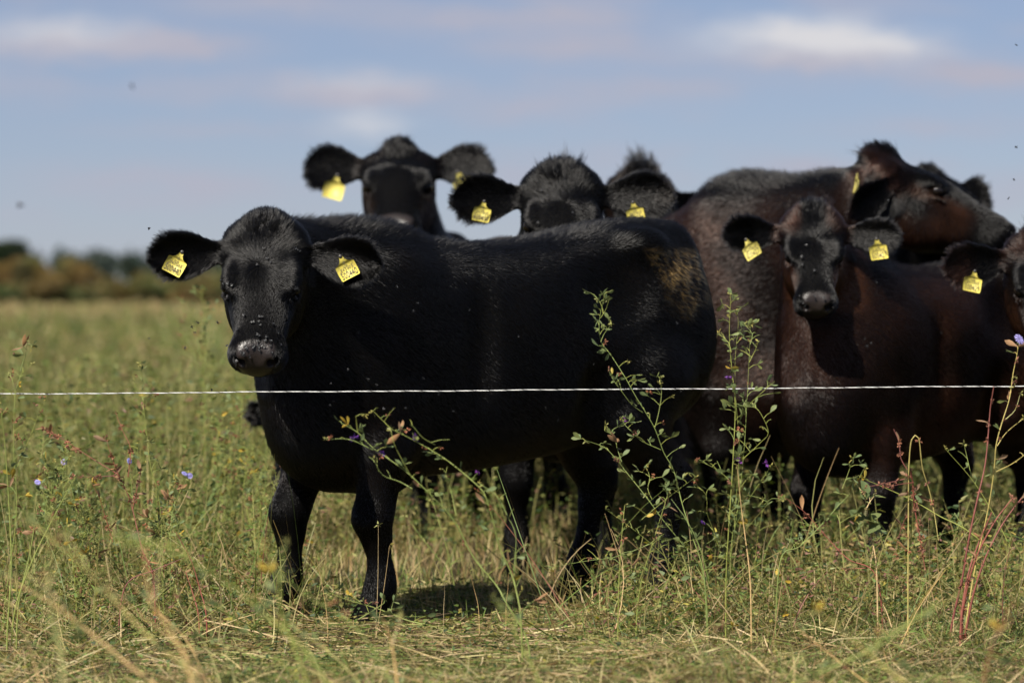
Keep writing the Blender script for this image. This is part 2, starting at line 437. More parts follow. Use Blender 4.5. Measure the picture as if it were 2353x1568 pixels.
    hell((-.028, 0, pollz), (.062, .058 * pollw, .048), .04 + .03 * (pollw > 1))                 # poll
    for sd in (1, -1):
        hell((.008, .088*sd, -.008), (.048, .034, .038), .05)       # root of the ear
        hell((.146, .090*sd, .022), (.050, .020, .018), .03)         # brow
        hell((.130, .064*sd, -.125), (.10, .036, .065), .04)         # cheek
        hell((.21, .060*sd, -.03), (.07, .020, .022), .03)           # cheek ridge
        hell((.172, .115*sd, .006), (.026, .020, .018), .02, 'cut')  # orbit
        hell((.160, .106*sd, .021), (.026, .010, .007), .012)        # upper lid
        hell((.182, .105*sd, -.012), (.024, .009, .006), .012)       # lower lid
        hell((.420, .043*sd, -.022), (.036, .030, .032), .02)        # nostril wing
    hell((.395, 0, -.052), (.056, .078, .058), .03)                  # muzzle
    hell((.368, 0, -.118), (.056, .048, .028), .02)                  # chin
    G.cone(H, (fx(.40), .08, -.098), (fx(.40), -.08, -.098), .007, .007, .008, 'cut')
    for sd in (1, -1):
        hell((.448, .042*sd, -.022), (.024, .011, .015), .008, 'cut')
        hell((.432, .057*sd, -.014), (.020, .007, .010), .006, 'cut')
        E, e = efr[sd]
        L = e['L']; ww = e['w']
        G.loft(E, np.array([-.03, .02, .06, .10, .14, .18, .205, .222]) * L, np.array([.026, .027, .040, .057, .064, .055, .034, .012]) * ww,
               np.array([.022, .018, .012, .011, .011, .011, .010, .007]), np.array([-.022, -.020, -.013, -.012, -.011, -.011, -.010, -.007]), n=4, k=.012, cup=.020)
    V, F = G.mesh(2); N = vnormals(V, F)
    # colours of the coat
    Hi = np.array(H.inverted())
    def hspace(p):
        q = p @ Hi[:3, :3].T + Hi[:3, 3]; q[:, 0] = np.where(q[:, 0] < .17, q[:, 0], .17 + (q[:, 0] - .17) / fl); return q
    q = hspace(V)
    pb = V / size
    def feat(V, q):
        pb = V / size
        head = sm(-.16, -.08, q[:, 0]) * sm(.26, .20, np.abs(q[:, 1])) * sm(-.26, -.20, q[:, 2]) * sm(.16, .11, q[:, 2])
        nose = sm(.398, .412, q[:, 0] + .25 * np.minimum(q[:, 2] + .03, 0) * -1 * 0 + .012 * np.cos(q[:, 1] * 26)) * sm(.060, .052, np.abs(q[:, 1]) + .10 * np.maximum(-.05 - q[:, 2], 0)) * sm(-.098, -.088, q[:, 2]) * sm(.030, .016, q[:, 2])
        ear = np.zeros(len(V)); eu = np.zeros(len(V)); ev = np.zeros(len(V)); en = np.zeros(len(V))
        for sd in (1, -1):
            Ei = np.array(efr[sd][0].inverted()); t = V @ Ei[:3, :3].T + Ei[:3, 3]; L = efr[sd][1]['L']
            m = (t[:, 0] > .03 * L) & (t[:, 0] < .25 * L) & (np.abs(t[:, 1]) < .085) & (np.abs(t[:, 2]) < .055)
            ear[m] = sm(.03, .06, t[m, 0] / L); eu[m] = t[m, 0] / L; ev[m] = t[m, 1]; en[m] = t[m, 2]
        return head, nose, ear, eu, ev, en
    head, nose, ear, eu, ev, en = feat(V, q)
    def tone(V, q, head, ear, jit):
        pb = V / size
        c = np.tile(np.array(black), (len(V), 1))
        n1 = wavy(V, 5, seed); n2 = wavy(V, 14, seed + 1)
        def mixc(w, col):
            nonlocal c
            c = c * (1 - w[:, None]) + np.array(col) * w[:, None]
        if brown is not None:
            amt, colr = brown
            bw = sm(-.6, .6, n1 + .5 * n2) * .75 + .25
            side = sm(1.14, 1.0, pb[:, 2]) * (1 - head) * sm(.25, .55, pb[:, 2])
            mixc(np.clip(bw * amt * side, 0, 1), colr)
            # warm cheeks and poll
            ck = head * sm(.06, .12, q[:, 0]) * sm(.34, .26, q[:, 0]) * sm(.045, .085, np.abs(q[:, 1])) * sm(.02, -.03, q[:, 2]) * (1 - ear)
            mixc(np.clip(ck * amt * 1.1 * sm(-1.1, .4, n1 + n2 * .5), 0, 1), (colr[0] * 1.7, colr[1] * 1.6, colr[2] * 1.3))
            pl = head * sm(.10, .02, q[:, 0]) * (1 - ear) * sm(.03, .07, np.abs(q[:, 1]))
            mixc(np.clip(pl * amt * .7, 0, 1), colr)
        else:
            bl = (1 - head) * sm(.70, .52, pb[:, 2]) * sm(.35, .47, pb[:, 2]) * sm(-.4, .5, n1 + .3)
            mixc(bl * .5, (.009, .0052, .0034))
            mixc(sm(.2, .9, n2 + n1 * .5) * .25 * (1 - head), (.007, .005, .004))
        if mud:
            spk = sm(-.45, .45, wavy(V, 260, 91) * .9 + .7 * wavy(V, 48, 92))
            m = spk * sm(-.42, -.52, pb[:, 0] + .10 * n1 + .05 * n2) * sm(.88, .97, pb[:, 2] + .05 * n2 - .25 * np.maximum(-pb[:, 0] - .58, 0)) * sm(1.10, 1.05, pb[:, 2]) * sm(.02, .07, pb[:, 1])
            mixc(np.clip(m * (jit > .40) * (.25 + .85 * jit), 0, 1), (.50, .33, .13))
        return c
    tn = tone(V, q, head, ear, np.full(len(V), .45))
    tn = tn * (1 - .35 * (1 - nose[:, None]))
    hoof = sm(.075, .06, V[:, 2] / size)
    me = mesh_from('body', V, F, True, {'tone': tn, 'nose': nose})
    body = obj_from('body', me, SKIN, root)
    # eyes with lids
    for sd in (1, -1):
        em = sphere_mesh('eye', .0195 * hs); eo = obj_from('eye', em, EYE, root)
        eo.location = H @ Vector((fx(.170), .0985 * sd, .005))
    # coat
    if hair:
        tri = np.concatenate([F[:, [0, 1, 2]], F[:, [0, 2, 3]]])
        a, b, c = V[tri[:, 0]], V[tri[:, 1]], V[tri[:, 2]]
        ar = np.linalg.norm(np.cross(b - a, c - a), axis=1) * .5
        nf = N[tri].mean(1); cl = np.array(Ri @ cam.location); to = cl - a; to /= np.linalg.norm(to, axis=1, keepdims=True)
        vis = np.clip((nf * to).sum(1) + .55, .12, 1)
        dens = vis * (1 + 1.6 * head[tri[:, 0]] + 2.2 * ear[tri[:, 0]]) * (1 - np.clip(nose[tri[:, 0]] * 1.2, 0, 1)) * (V[tri[:, 0], 2] > .07 * size)
        p = ar * dens; p /= p.sum()
        ti = r.choice(len(tri), hair, p=p); u = r.random((hair, 2)); fl_ = u.sum(1) > 1; u[fl_] = 1 - u[fl_]
        t = tri[ti]; R0 = V[t[:, 0]] + u[:, :1] * (V[t[:, 1]] - V[t[:, 0]]) + u[:, 1:] * (V[t[:, 2]] - V[t[:, 0]])
        Nn = N[t].mean(1); Nn /= np.linalg.norm(Nn, axis=1, keepdims=True)
        qh = hspace(R0)
        hd, no, er, eu, ev, en = feat(R0, qh)
        pb = R0 / size; Hr = np.array(H)[:3, :3] / hs
        # flow of the coat
        flow = np.tile(np.array((-.75, 0, -.62)), (hair, 1))
        leg = sm(.52, .40, pb[:, 2]); flow = flow * (1 - leg[:, None]) + np.array((-.1, 0, -1.)) * leg[:, None]
        top = sm(1.06, 1.12, pb[:, 2]) * (1 - hd); flow = flow * (1 - top[:, None]) + np.array((-.9, 0, .25)) * top[:, None]
        rad = qh - np.array((.135, 0, .02)); rad[:, 0] += .02
        fh = rad @ Hr.T
        flow = flow * (1 - hd[:, None]) + fh / (np.linalg.norm(fh, axis=1, keepdims=True) + 1e-6) * hd[:, None]
        for sd in (1, -1):
            Em = np.array(efr[sd][0])[:3, :3] / hs; m = (er > .3) & (np.sign(qh[:, 1]) == sd)
            if m.any():
                loc = np.stack([np.full(m.sum(), .75), np.clip(ev[m] * 16, -1.1, 1.1), en[m] * 6], 1); flow[m] = loc @ Em.T
        wb = np.stack([wavy(R0, 10, seed + 11 + i) for i in range(3)], 1) * .22
        flow = flow + wb * (1 - .5 * er[:, None])
        flow -= Nn * (flow * Nn).sum(1, keepdims=True); flow /= np.linalg.norm(flow, axis=1, keepdims=True) + 1e-6
        ln = .015 * np.ones(hair); lift = .24 * np.ones(hair)
        ln = ln * (1 - leg) + .007 * leg
        ridge = top * sm(.16, .05, np.abs(pb[:, 1])); fr_ = sm(-.1, .25, pb[:, 0]); ln += (.012 + .016 * fr_) * ridge; lift += (.45 + .6 * fr_) * ridge; lift *= 1 + .55 * wavy(R0, 8, seed + 30) * (1 - hd)
        belly = sm(.62, .50, pb[:, 2]) * (1 - leg) * (1 - hd); ln += .010 * belly
        ln = ln * (1 - hd) + .0085 * hd; lift = lift * (1 - hd) + .22 * hd
        fore = hd * sm(.24, .02, qh[:, 0]) * sm(-.06, 0, qh[:, 2]); ln += .010 * fore
        pt = hd * sm(.085, .02, np.sqrt((qh[:, 0] + .03) ** 2 + (qh[:, 1] * .85) ** 2)) * sm(-.01, .025, qh[:, 2]); ln += .026 * tuft * pt * r.uniform(.3, 1.25, hair); lift += .55 * pt * min(tuft, 1.2)
        rim = er * sm(.028, .058, np.abs(ev)); ln = ln * (1 - er) + er * (.011 + .012 * rim + .009 * sm(.13, .20, eu)); lift += .15 * er
        ws = (pt > .25) & (r.random(hair) < wisps * 8) & (wavy(R0, 55, seed + 40) > .45); ln[ws] += r.uniform(.015, .045, ws.sum()) * min(1, tuft + .4); lift[ws] += .6
        tl = sm(-.69, -.70, pb[:, 0]) * sm(.62, .5, pb[:, 2]); ln += .06 * tl
        ln *= r.uniform(.6, 1.25, hair); lift *= r.uniform(.5, 1.5, hair)
        jt = r.normal(size=(hair, 3)) * (.10 + .22 * pt + .2 * ridge + .06 * er)[:, None]
        dr = flow + Nn * lift[:, None] + jt; dr /= np.linalg.norm(dr, axis=1, keepdims=True)
        if tuft_dir is not None:
            td = np.array(Ri.to_3x3() @ Vector(tuft_dir)); w = np.clip(pt * 1.4, 0, 1)[:, None] * .8
            dr = dr * (1 - w) + (td + jt * .8) * w; dr /= np.linalg.norm(dr, axis=1, keepdims=True)
        bend = flow * .45 - Nn * .08
        K = 4; tt = np.linspace(0, 1, K)
        pts = R0[:, None, :] + ln[:, None, None] * (dr[:, None, :] * tt[None, :, None] + bend[:, None, :] * (tt ** 2)[None, :, None] * .5) - Nn[:, None, :] * .0008
        # locks: every hair leans towards the tip of a neighbouring guide hair
        from mathutils.kdtree import KDTree
        gsel = r.choice(hair, max(hair // 14, 50), replace=False); kd = KDTree(len(gsel))
        for i, gi in enumerate(gsel): kd.insert(R0[gi], i)
        kd.balance(); near = gsel[np.fromiter((kd.find(x)[1] for x in R0), np.int64, hair)]
        cs = np.clip(.05 + .6 * pt + .25 * ridge + .12 * er, 0, .85)
        tip = (pts[near] - pts) * np.array([0, .25, .65, 1.0])[None, :, None] * cs[:, None, None]
        pts = pts + tip
        cv = bpy.data.hair_curves.new('coat'); cv.add_curves([K] * hair)
        cv.attributes['position'].data.foreach_set('vector', pts.astype(np.float32).ravel())
        at = cv.attributes.get('radius') or cv.attributes.new('radius', 'FLOAT', 'POINT')
        rd = (hair_r * (1 + .3 * (1 - hd)))[:, None] * np.array([1, .9, .7, .15])[None]
        at.data.foreach_set('value', rd.astype(np.float32).ravel())
        tc = tone(R0, qh, hd, er, r.random(hair)) * r.uniform(.6, 1.5, (hair, 1))
        at = cv.attributes.new('tone', 'FLOAT_COLOR', 'CURVE')
        at.data.foreach_set('color', np.hstack([tc, np.ones((hair, 1))]).astype(np.float32).ravel())
        cv.materials.append(HAIR); link(bpy.data.objects.new('coat', cv), root)
    info = dict(root=root, Rw=Rw, Ri=Ri, H=H, ears=efr, V=V, N=N, F=F, hs=hs)
    for sd, spec in (tags or {}).items(): add_tag(info, sd, **spec)
    return info
# ---------------------------------------------------------------- ear tags
_m = Mat('tag plastic'); _n = _m.noise(60, 3, _m.obj())
_oi = _m.node('ShaderNodeObjectInfo').outputs['Random']
_c = _m.mix(_m.ramp(_n, .45, .8), _m.mix(_oi, (.66, .55, .085), (.58, .51, .13)), (.42, .34, .09))
_c = _m.mix(_m.ramp(_m.noise(170, 4, _m.obj()), .56, .70), _c, (.22, .17, .06))
_m.set(Base_Color=_c, Roughness=.55); TAGM = _m.m
_m = Mat('tag print'); _m.set(Base_Color=(.045, .034, .012), Roughness=.6); PRINTM = _m.m
def tag_mesh():
    w, h = .0285, .072
    pr = [(0, .0), (.0042, -.001), (.0055, -.006), (.0075, -.014), (.0115, -.021), (.018, -.0255), (.0255, -.027), (w, -.030), (w*1.02, -.05), (w*.98, -h+.003), (w*.9, -h)]
    out = [(-x, y) for x, y in pr[:0:-1]] + pr
    n = len(out); t = .0011
    bend = lambda x, y: .0035 * (y / h) ** 2 * 2 - .002 * (x / w) ** 2
    V = [(x, y, t + bend(x, y)) for x, y in out] + [(x, y, -t + bend(x, y)) for x, y in out]
    m = n // 2
    F4 = [(i, n + i, n + (i + 1) % n, (i + 1) % n) for i in range(n)]
    # strips of quads across the tag, row by row, front and back
    rows = [(n // 2 - k, n // 2 + k) for k in range(0, n // 2 + 1)]
    F3 = []
    for (l0, r0), (l1, r1) in zip(rows[:-1], rows[1:]):
        if l0 == r0: F3 += [(l0, l1, r1), (n + l0, n + r1, n + l1)]
        else: F4 += [(l0, l1, r1, r0), (n + l0, n + r0, n + r1, n + l1)]
    return mesh_from('ear_tag', V, [np.array(F3), np.array(F4)], False)
TAGME = tag_mesh(); TAGME.materials.append(TAGM)
STUD = sphere_mesh('stud', .0055, 12, 8); STUD.materials.append(HOOF)
def text_obj(body, size, M, parent, width=None):
    cu = bpy.data.curves.new('lettering', 'FONT'); cu.body = body; cu.size = size; cu.align_x = 'CENTER'; cu.align_y = 'CENTER'
    cu.extrude = .00015; cu.resolution_u = 3; cu.space_character = 1.04
    cu.materials.append(PRINTM)
    tmp = bpy.data.objects.new('lettering', cu); me = bpy.data.meshes.new_from_object(tmp); me.materials.clear(); bpy.data.objects.remove(tmp)
    o = obj_from('lettering', me, PRINTM, parent); o.matrix_local = M
    return o
def add_tag(info, sd, pin, face=(0, -1, .12), roll=0.0, number=None, scale=1.0, back=False, off=.012, Yd=None):
    """pin: where the tag's stud sits in the picture; it lies on the nearest point of that ear"""
    root, Ri = info['root'], info['Ri']
    Vw = info['V'] @ np.array(info['Rw'])[:3, :3].T + np.array(info['Rw'])[:3, 3]
    z = Vw[:, 2] - CAM_H; den = Vw[:, 1] * CP - z * SP
    px = 1176 + FPX * Vw[:, 0] / den; py = 784 - FPX * (Vw[:, 1] * SP + z * CP) / den
    d2 = (px - pin[0]) ** 2 + (py - pin[1]) ** 2; m = d2 < max(d2.min() * 1.2, 90)
    Y = Vw[m, 1].min() - off if Yd is None else Yd
    o = P(pin[0], pin[1], Y)
    zf = Vector(face).normalized(); y = Vector((0, 0, 1)); y = (y - zf * y.dot(zf)).normalized(); x = y.cross(zf)
    R = Matrix((x, y, zf)).transposed() @ Matrix.Rotation(roll, 3, 'Z')
    Mw = Matrix.Translation(o) @ R.to_4x4() @ Matrix.Scale(scale, 4)
    t = link(bpy.data.objects.new('ear_tag', TAGME), root); t.matrix_local = Ri @ Mw
    st = link(bpy.data.objects.new('stud', STUD), t); st.matrix_local = Matrix.Translation((0, -.004, .002)) @ Matrix.Diagonal((1, 1, .5, 1))
    if number:
        t['label'] = 'yellow ear tag printed ' + number
        bz = lambda y: .0016 + .007 * (y / .072) ** 2
        for body, size, y, sx in ((number, .0270, -.0595, .58), ('243503', .0125, -.0425, 1.0), ('UK', .0095, -.0345, 1.15), ('\u00a9', .009, -.0255, 1)):
            text_obj(body, size, Matrix.Translation((0, y, bz(y))) @ Matrix.Rotation(-.19 * (y / -.06), 4, 'X') @ Matrix.Diagonal((sx, 1, 1, 1)), t)
    return t
# ---------------------------------------------------------------- ground
def gz(x, y):
    return .018 * np.sin(x * 2.1 + 1.3) * np.cos(y * 1.7) + .010 * np.sin(x * 5.3 + y * 4.1) + .008 * np.sin(x * 9.7 - y * 7.3)
def build_ground():
    ys = np.concatenate([np.arange(-6, 5, 1.0), np.arange(5, 18, .12), np.geomspace(18, 4200, 60)])
    xs = np.concatenate([-np.geomspace(6, 2500, 40)[::-1], np.arange(-5.9, 5.95, .12), np.geomspace(6, 2500, 40)])
    X, Y = np.meshgrid(xs, ys, indexing='ij'); fade = np.clip(1.6 - Y / 30, 0, 1) * (np.abs(X) < 8)
    Z = gz(X, Y) * fade - .004
    V = np.stack([X, Y, Z], -1).reshape(-1, 3); n, m = X.shape
    i = np.arange(n * m).reshape(n, m)
    F = np.stack([i[:-1, :-1], i[1:, :-1], i[1:, 1:], i[:-1, 1:]], -1).reshape(-1, 4)
    M = Mat('field soil'); o = M.obj()
    c = M.mix(M.ramp(M.noise(1.3, 5, o), .35, .65), (.042, .031, .018), (.040, .038, .017))
    c = M.mix(M.ramp(M.noise(.05, 4, o), .4, .65), c, (.10, .078, .038))
    c = M.mix(M.ramp(M.noise(38, 4, o), .45, .75), c, (.13, .10, .055))
    M.set(Base_Color=c, Roughness=.95, Specular_IOR_Level=.1); M.bump(M.noise(60, 5, o), .8, .03)
    return tag(obj_from('ground', mesh_from('ground', V, F), M.m), kind='structure')
build_ground()

# ---------------------------------------------------------------- vegetation: materials and builders
def plant_mat(name, trans=.35, rough=.55):
    M = Mat(name); a = M.attr('tone').outputs['Color']
    M.set(Base_Color=a, Roughness=rough, Specular_IOR_Level=.25)
    t = M.node('ShaderNodeBsdfTranslucent'); M.ln(M.mix(1.0, a, (1.0, 1.0, .55), 'MULTIPLY'), t.inputs[0])
    mx = M.node('ShaderNodeMixShader'); mx.inputs[0].default_value = trans
    M.ln(M.b.outputs[0], mx.inputs[1]); M.ln(t.outputs[0], mx.inputs[2]); M.ln(mx.outputs[0], M.out.inputs[0]); return M.m
BLADE = plant_mat('grass blade'); LEAFY = plant_mat('leaf tissue', .4, .5)
def flat_mat(name, col, trans=.3, rough=.55, var=.35):
    """one plant colour with a little unevenness along it and from piece to piece"""
    M = Mat(name); o = M.obj(); oi = M.node('ShaderNodeObjectInfo')
    c = M.mix(M.noise(90, 2, o), tuple(x * (1 - var) for x in col), tuple(x * (1 + var) for x in col))
    c = M.mix(oi.outputs['Random'], c, M.mix(1.0, c, (1.35, 1.1, .8), 'MULTIPLY'))
    M.set(Base_Color=c, Roughness=rough, Specular_IOR_Level=.25)
    if trans:
        t = M.node('ShaderNodeBsdfTranslucent'); M.ln(c, t.inputs[0]); mx = M.node('ShaderNodeMixShader'); mx.inputs[0].default_value = trans
        M.ln(M.b.outputs[0], mx.inputs[1]); M.ln(t.outputs[0], mx.inputs[2]); M.ln(mx.outputs[0], M.out.inputs[0])
    return M.m
GREEN = (.115, .160, .038); PALE = (.24, .23, .080); STRAW = (.47, .37, .19); TAN = (.29, .20, .09); REDST = (.20, .060, .060); DARKG = (.045, .075, .028); BROWN = (.11, .065, .04)

def ribbons(base, d, L, w, droop, segs, col, r, tip=.12, flat=None):
    """blades: base (n,3), unit direction d, length L, width w, droop = bend vector; col (n,3)"""
    n = len(base); t = np.linspace(0, 1, segs + 1)
    c = base[:, None] + d[:, None] * (L[:, None] * t)[..., None] + droop[:, None] * (L[:, None] * t ** 2)[..., None]
    side = r.normal(size=(n, 3)); side[:, 2] *= .25 if flat is None else flat
    side -= d * (side * d).sum(1, keepdims=True); side /= np.linalg.norm(side, axis=1, keepdims=True) + 1e-9
    prof = (1 - t ** 2.2) * (1 - tip) + tip
    off = side[:, None] * (w[:, None] * .5 * prof)[..., None]
    V = np.stack([c - off, c + off], 2).reshape(-1, 3)
    k = (segs + 1) * 2; b = (np.arange(n) * k)[:, None, None]; s = (np.arange(segs) * 2)[None, :, None]
    F = (b + s + np.array([0, 1, 3, 2])[None, None]).reshape(-1, 4)
    sh = (.75 + .35 * t)[None, :, None, None]
    C = np.broadcast_to(col[:, None, None, :] * np.ones_like(sh), (n, segs + 1, 2, 3)).reshape(-1, 3)
    return V, F, C
def palette(n, r, cols, wts):
    i = r.choice(len(cols), n, p=np.array(wts) / sum(wts)); c = np.array(cols)[i]
    return c * r.uniform(.7, 1.35, (n, 1)) * r.uniform(.93, 1.07, (n, 3))
def merge(parts):
    V, F, C, o = [], [], [], 0
    for v, f, c in parts: V.append(v); F.append(f + o); C.append(c); o += len(v)
    return np.concatenate(V), np.concatenate(F), np.concatenate(C)
def stuff(name, label, cat, parts, mat):
    V, F, C = merge(parts)
    return tag(obj_from(name, mesh_from(name, V, F, False, {'tone': C}), mat), label, cat, kind='stuff')
def updir(n, r, lean):
    a = r.uniform(0, 2 * np.pi, n); l = np.abs(r.normal(size=n)) * lean
    d = np.stack([np.cos(a) * l, np.sin(a) * l, np.ones(n)], 1); return d / np.linalg.norm(d, axis=1, keepdims=True)
def bendv(n, r, amt):
    a = r.uniform(0, 2 * np.pi, n); m = r.uniform(.2, 1, n) * amt
    return np.stack([np.cos(a) * m, np.sin(a) * m, -m * .55], 1)
def scatter(n, r, y0, y1, half0=.9, half1=.22):
    """points in the wedge the field of view covers, and a step to either side"""
    y = np.sqrt(r.uniform(y0 ** 2, y1 ** 2, n)); x = r.uniform(-1, 1, n) * (half0 + half1 * y); return x, y

def herd(x, y):
    """1 where the cattle have trodden and grazed"""
    return sm(-1.25, -.55, x + .10 * np.sin(y * 3)) * sm(9.0, 9.25, y) * sm(16.5, 14.5, y)

def leaf_sprays(r, x, y, h, nleaf, lsize, cols, wts, stemcol=PALE, lean=.18):
    """leafy weed stems: a stem ribbon and small leaves up its length, as one mesh's arrays"""
    n = len(x); base = np.stack([x, y, gz(x, y) * (y < 18)], 1); d = updir(n, r, lean); bn = bendv(n, r, .22)
    out = [ribbons(base, d, h, np.full(n, .0035) * (1 + y / 30), bn, 4, np.tile(np.array(stemcol), (n, 1)) * r.uniform(.6, 1.3, (n, 1)), r, .35)]
    k = np.repeat(np.arange(n), nleaf); m = len(k); t = r.uniform(.12, 1.0, m)
    p = base[k] + d[k] * (h[k] * t)[:, None] + bn[k] * (h[k] * t ** 2)[:, None]
    a = r.uniform(0, 2 * np.pi, m); ld = np.stack([np.cos(a), np.sin(a), r.uniform(-.3, .9, m)], 1); ld /= np.linalg.norm(ld, axis=1, keepdims=True)
    br = r.uniform(.004, .05, m) * (1.15 - t) * 1.4
    p = p + ld * br[:, None]
    ll = r.uniform(.55, 1.3, m) * lsize * (1 + y[k] / 40)
    out.append(ribbons(p, ld, ll, ll * r.uniform(.28, .5, m), bendv(m, r, .3), 2, palette(m, r, cols, wts), r, .25, flat=.6))
    return out

# ---- mown strip in front of the wire: straw lying about, short green shoots
def hoofs(x, y):
    """1 on the trampled ground before and under the nearest heifer"""
    return sm(7.2, 7.7, y) * sm(-1.15, -.85, x) * sm(.45, .1, x)
def mown():
    r = np.random.default_rng(21); P_ = []
    n = 70000; x, y = scatter(n, r, 6.2, 9.9, .6, .2); z = gz(x, y)
    hf = hoofs(x, y); a = r.uniform(0, 2 * np.pi, n); el = np.abs(r.normal(0, .30, n)) * (1 - .72 * hf)
    d = np.stack([np.cos(a) * np.cos(el), np.sin(a) * np.cos(el), np.sin(el)], 1)
    L = r.gamma(2.4, .028, n) + .015
    patch = wavy(np.stack([x, y, 0 * x], 1), 2.6, 5)
    cs = palette(n, r, [STRAW, TAN, (.30, .25, .13), PALE, GREEN, BROWN], [3.4, 2.2, 2.2, 2.6, 2.4, 2.0])
    g = (patch > .35) & (r.random(n) < .55); cs[g] = palette(g.sum(), r, [GREEN, PALE, DARKG], [3, 2, 1])
    P_.append(ribbons(np.stack([x, y, z + r.uniform(.0, .028, n) * (1 - .6 * hf)], 1), d, L, r.uniform(.0018, .0044, n), bendv(n, r, .25), 2, cs, r))
    n = 60000; x, y = scatter(n, r, 6.2, 10.2, .6, .2); patch = wavy(np.stack([x, y, 0 * x], 1), 2.6, 5)
    L = (r.gamma(4, .010, n) + .012) * (1 + .55 * sm(0, .8, patch)) * (1 - .65 * hoofs(x, y))
    cs = palette(n, r, [GREEN, PALE, DARKG, STRAW, TAN], [4, 3, 2.2, 1.3, .8])
    P_.append(ribbons(np.stack([x, y, gz(x, y) - .004], 1), updir(n, r, .7), L, r.uniform(.0016, .0034, n), bendv(n, r, .5), 3, cs, r))
    n = 2200; x, y = scatter(n, r, 6.3, 9.7, .6, .2); a = r.uniform(0, 6.28, n); el = np.abs(r.normal(0, .16, n))
    d = np.stack([np.cos(a) * np.cos(el), np.sin(a) * np.cos(el), np.sin(el)], 1)
    P_.append(ribbons(np.stack([x, y, gz(x, y) + r.uniform(.012, .040, n) * (1 - .5 * hoofs(x, y))], 1), d, r.uniform(.05, .20, n), r.uniform(.0024, .0046, n), bendv(n, r, .12), 3,
                      palette(n, r, [(.58, .47, .27), STRAW, PALE, (.16, .10, .06)], [2, 3, 2.5, 1.5]), r, .5))
    n = 16000; x, y = scatter(n, r, 6.3, 9.9, .6, .2)          # clover-like bits of leaf in the sward
    a = r.uniform(0, 6.28, n); d = np.stack([np.cos(a), np.sin(a), r.uniform(-.1, .7, n)], 1); d /= np.linalg.norm(d, axis=1, keepdims=True)
    P_.append(ribbons(np.stack([x, y, gz(x, y) + r.uniform(.005, .05, n)], 1), d, r.uniform(.008, .018, n), r.uniform(.004, .009, n), bendv(n, r, .3), 2,
                      palette(n, r, [GREEN, DARKG, PALE, (.24, .22, .05)], [3, 2, 2, .6]), r, .3, .8))
    stuff('mown_grass', 'short mown grass and straw in front of the wire', 'grass', P_, BLADE)
mown()

# ---- pasture: grass and leafy weeds, trodden short round the cattle, taller to the side and behind
def pasture():
    r = np.random.default_rng(22); P_ = []
    n = 52000; x, y = scatter(n, r, 9.0, 17, .8, .2); hd = herd(x, y); nearf = sm(9.0, 10.6, y)
    patch = wavy(np.stack([x, y, 0 * x], 1), 1.1, 9)
    H = (.07 + .32 * nearf * (1 - hd) + .05 * hd * nearf) * r.uniform(.35, 1.25, n) * (1 + .3 * patch)
    cs = palette(n, r, [GREEN, PALE, DARKG, STRAW, TAN], [5, 2.8, 2, 1.1, .7])
    dry = (hd > .4) & (r.random(n) < .6); cs[dry] = palette(dry.sum(), r, [STRAW, TAN, PALE], [3, 2, 2])
    P_.append(ribbons(np.stack([x, y, gz(x, y) - .005], 1), updir(n, r, .30), H, r.uniform(.0022, .0055, n), bendv(n, r, .45), 4, cs, r))
    n = 64000; y = np.geomspace(16.5, 190, n) * r.uniform(.95, 1.05, n); x = r.uniform(-1, 1, n) * (.8 + .30 * y)
    patch = wavy(np.stack([x, y, 0 * x], 1), .23, 9); p2 = wavy(np.stack([x, y * .4, 0 * x], 1), .06, 4)
    H = r.uniform(.22, .5, n) * (1 + .25 * patch); sc = (y / 14) ** .75
    cs = palette(n, r, [GREEN, PALE, DARKG, STRAW, TAN], [5, 3, 1.8, 1, .7])
    dry = r.random(n) < np.clip(sm(45, 130, y) * .65 + .22 * sm(0, .8, p2), 0, .9); cs[dry] = palette(dry.sum(), r, [STRAW, TAN, PALE, (.24, .14, .08)], [3, 3, 2, 1.2])
    P_.append(ribbons(np.stack([x, y, 0 * x - .01], 1), updir(n, r, .35), H, r.uniform(.007, .015, n) * sc, bendv(n, r, .35), 2, cs, r))
    stuff('pasture_grass', 'green and straw-coloured pasture grass growing to the hedge', 'grass', P_, BLADE)
    r = np.random.default_rng(23); P_ = []
    n = 5400; x, y = scatter(n, r, 9.3, 18, .8, .2); hd = herd(x, y); k = (r.random(n) > hd * np.where(y < 10.6, .95, .15)) & ((x < -.6) | (y > 10)); x, y = x[k], y[k]
    h = r.uniform(.30, .72, len(x)) * (.55 + .45 * sm(9.3, 10.6, y)) * (1 - .45 * herd(x, y))
    P_ += leaf_sprays(r, x, y, h, 26, .016, [GREEN, DARKG, PALE, (.25, .22, .06), BROWN, (.18, .10, .07)], [4, 2, 2.4, .7, .6, .5])
    n = 900; y = np.geomspace(18, 70, n); x = r.uniform(-1, 1, n) * (.8 + .2 * y)
    P_ += leaf_sprays(r, x, y, r.uniform(.35, .75, n), 24, .026, [GREEN, DARKG, PALE, STRAW, (.20, .11, .07)], [3, 1.6, 3, 1.2, .8])
    stuff('pasture_weeds', 'leafy green lucerne and weeds standing in the pasture', 'weeds', P_, LEAFY)
pasture()
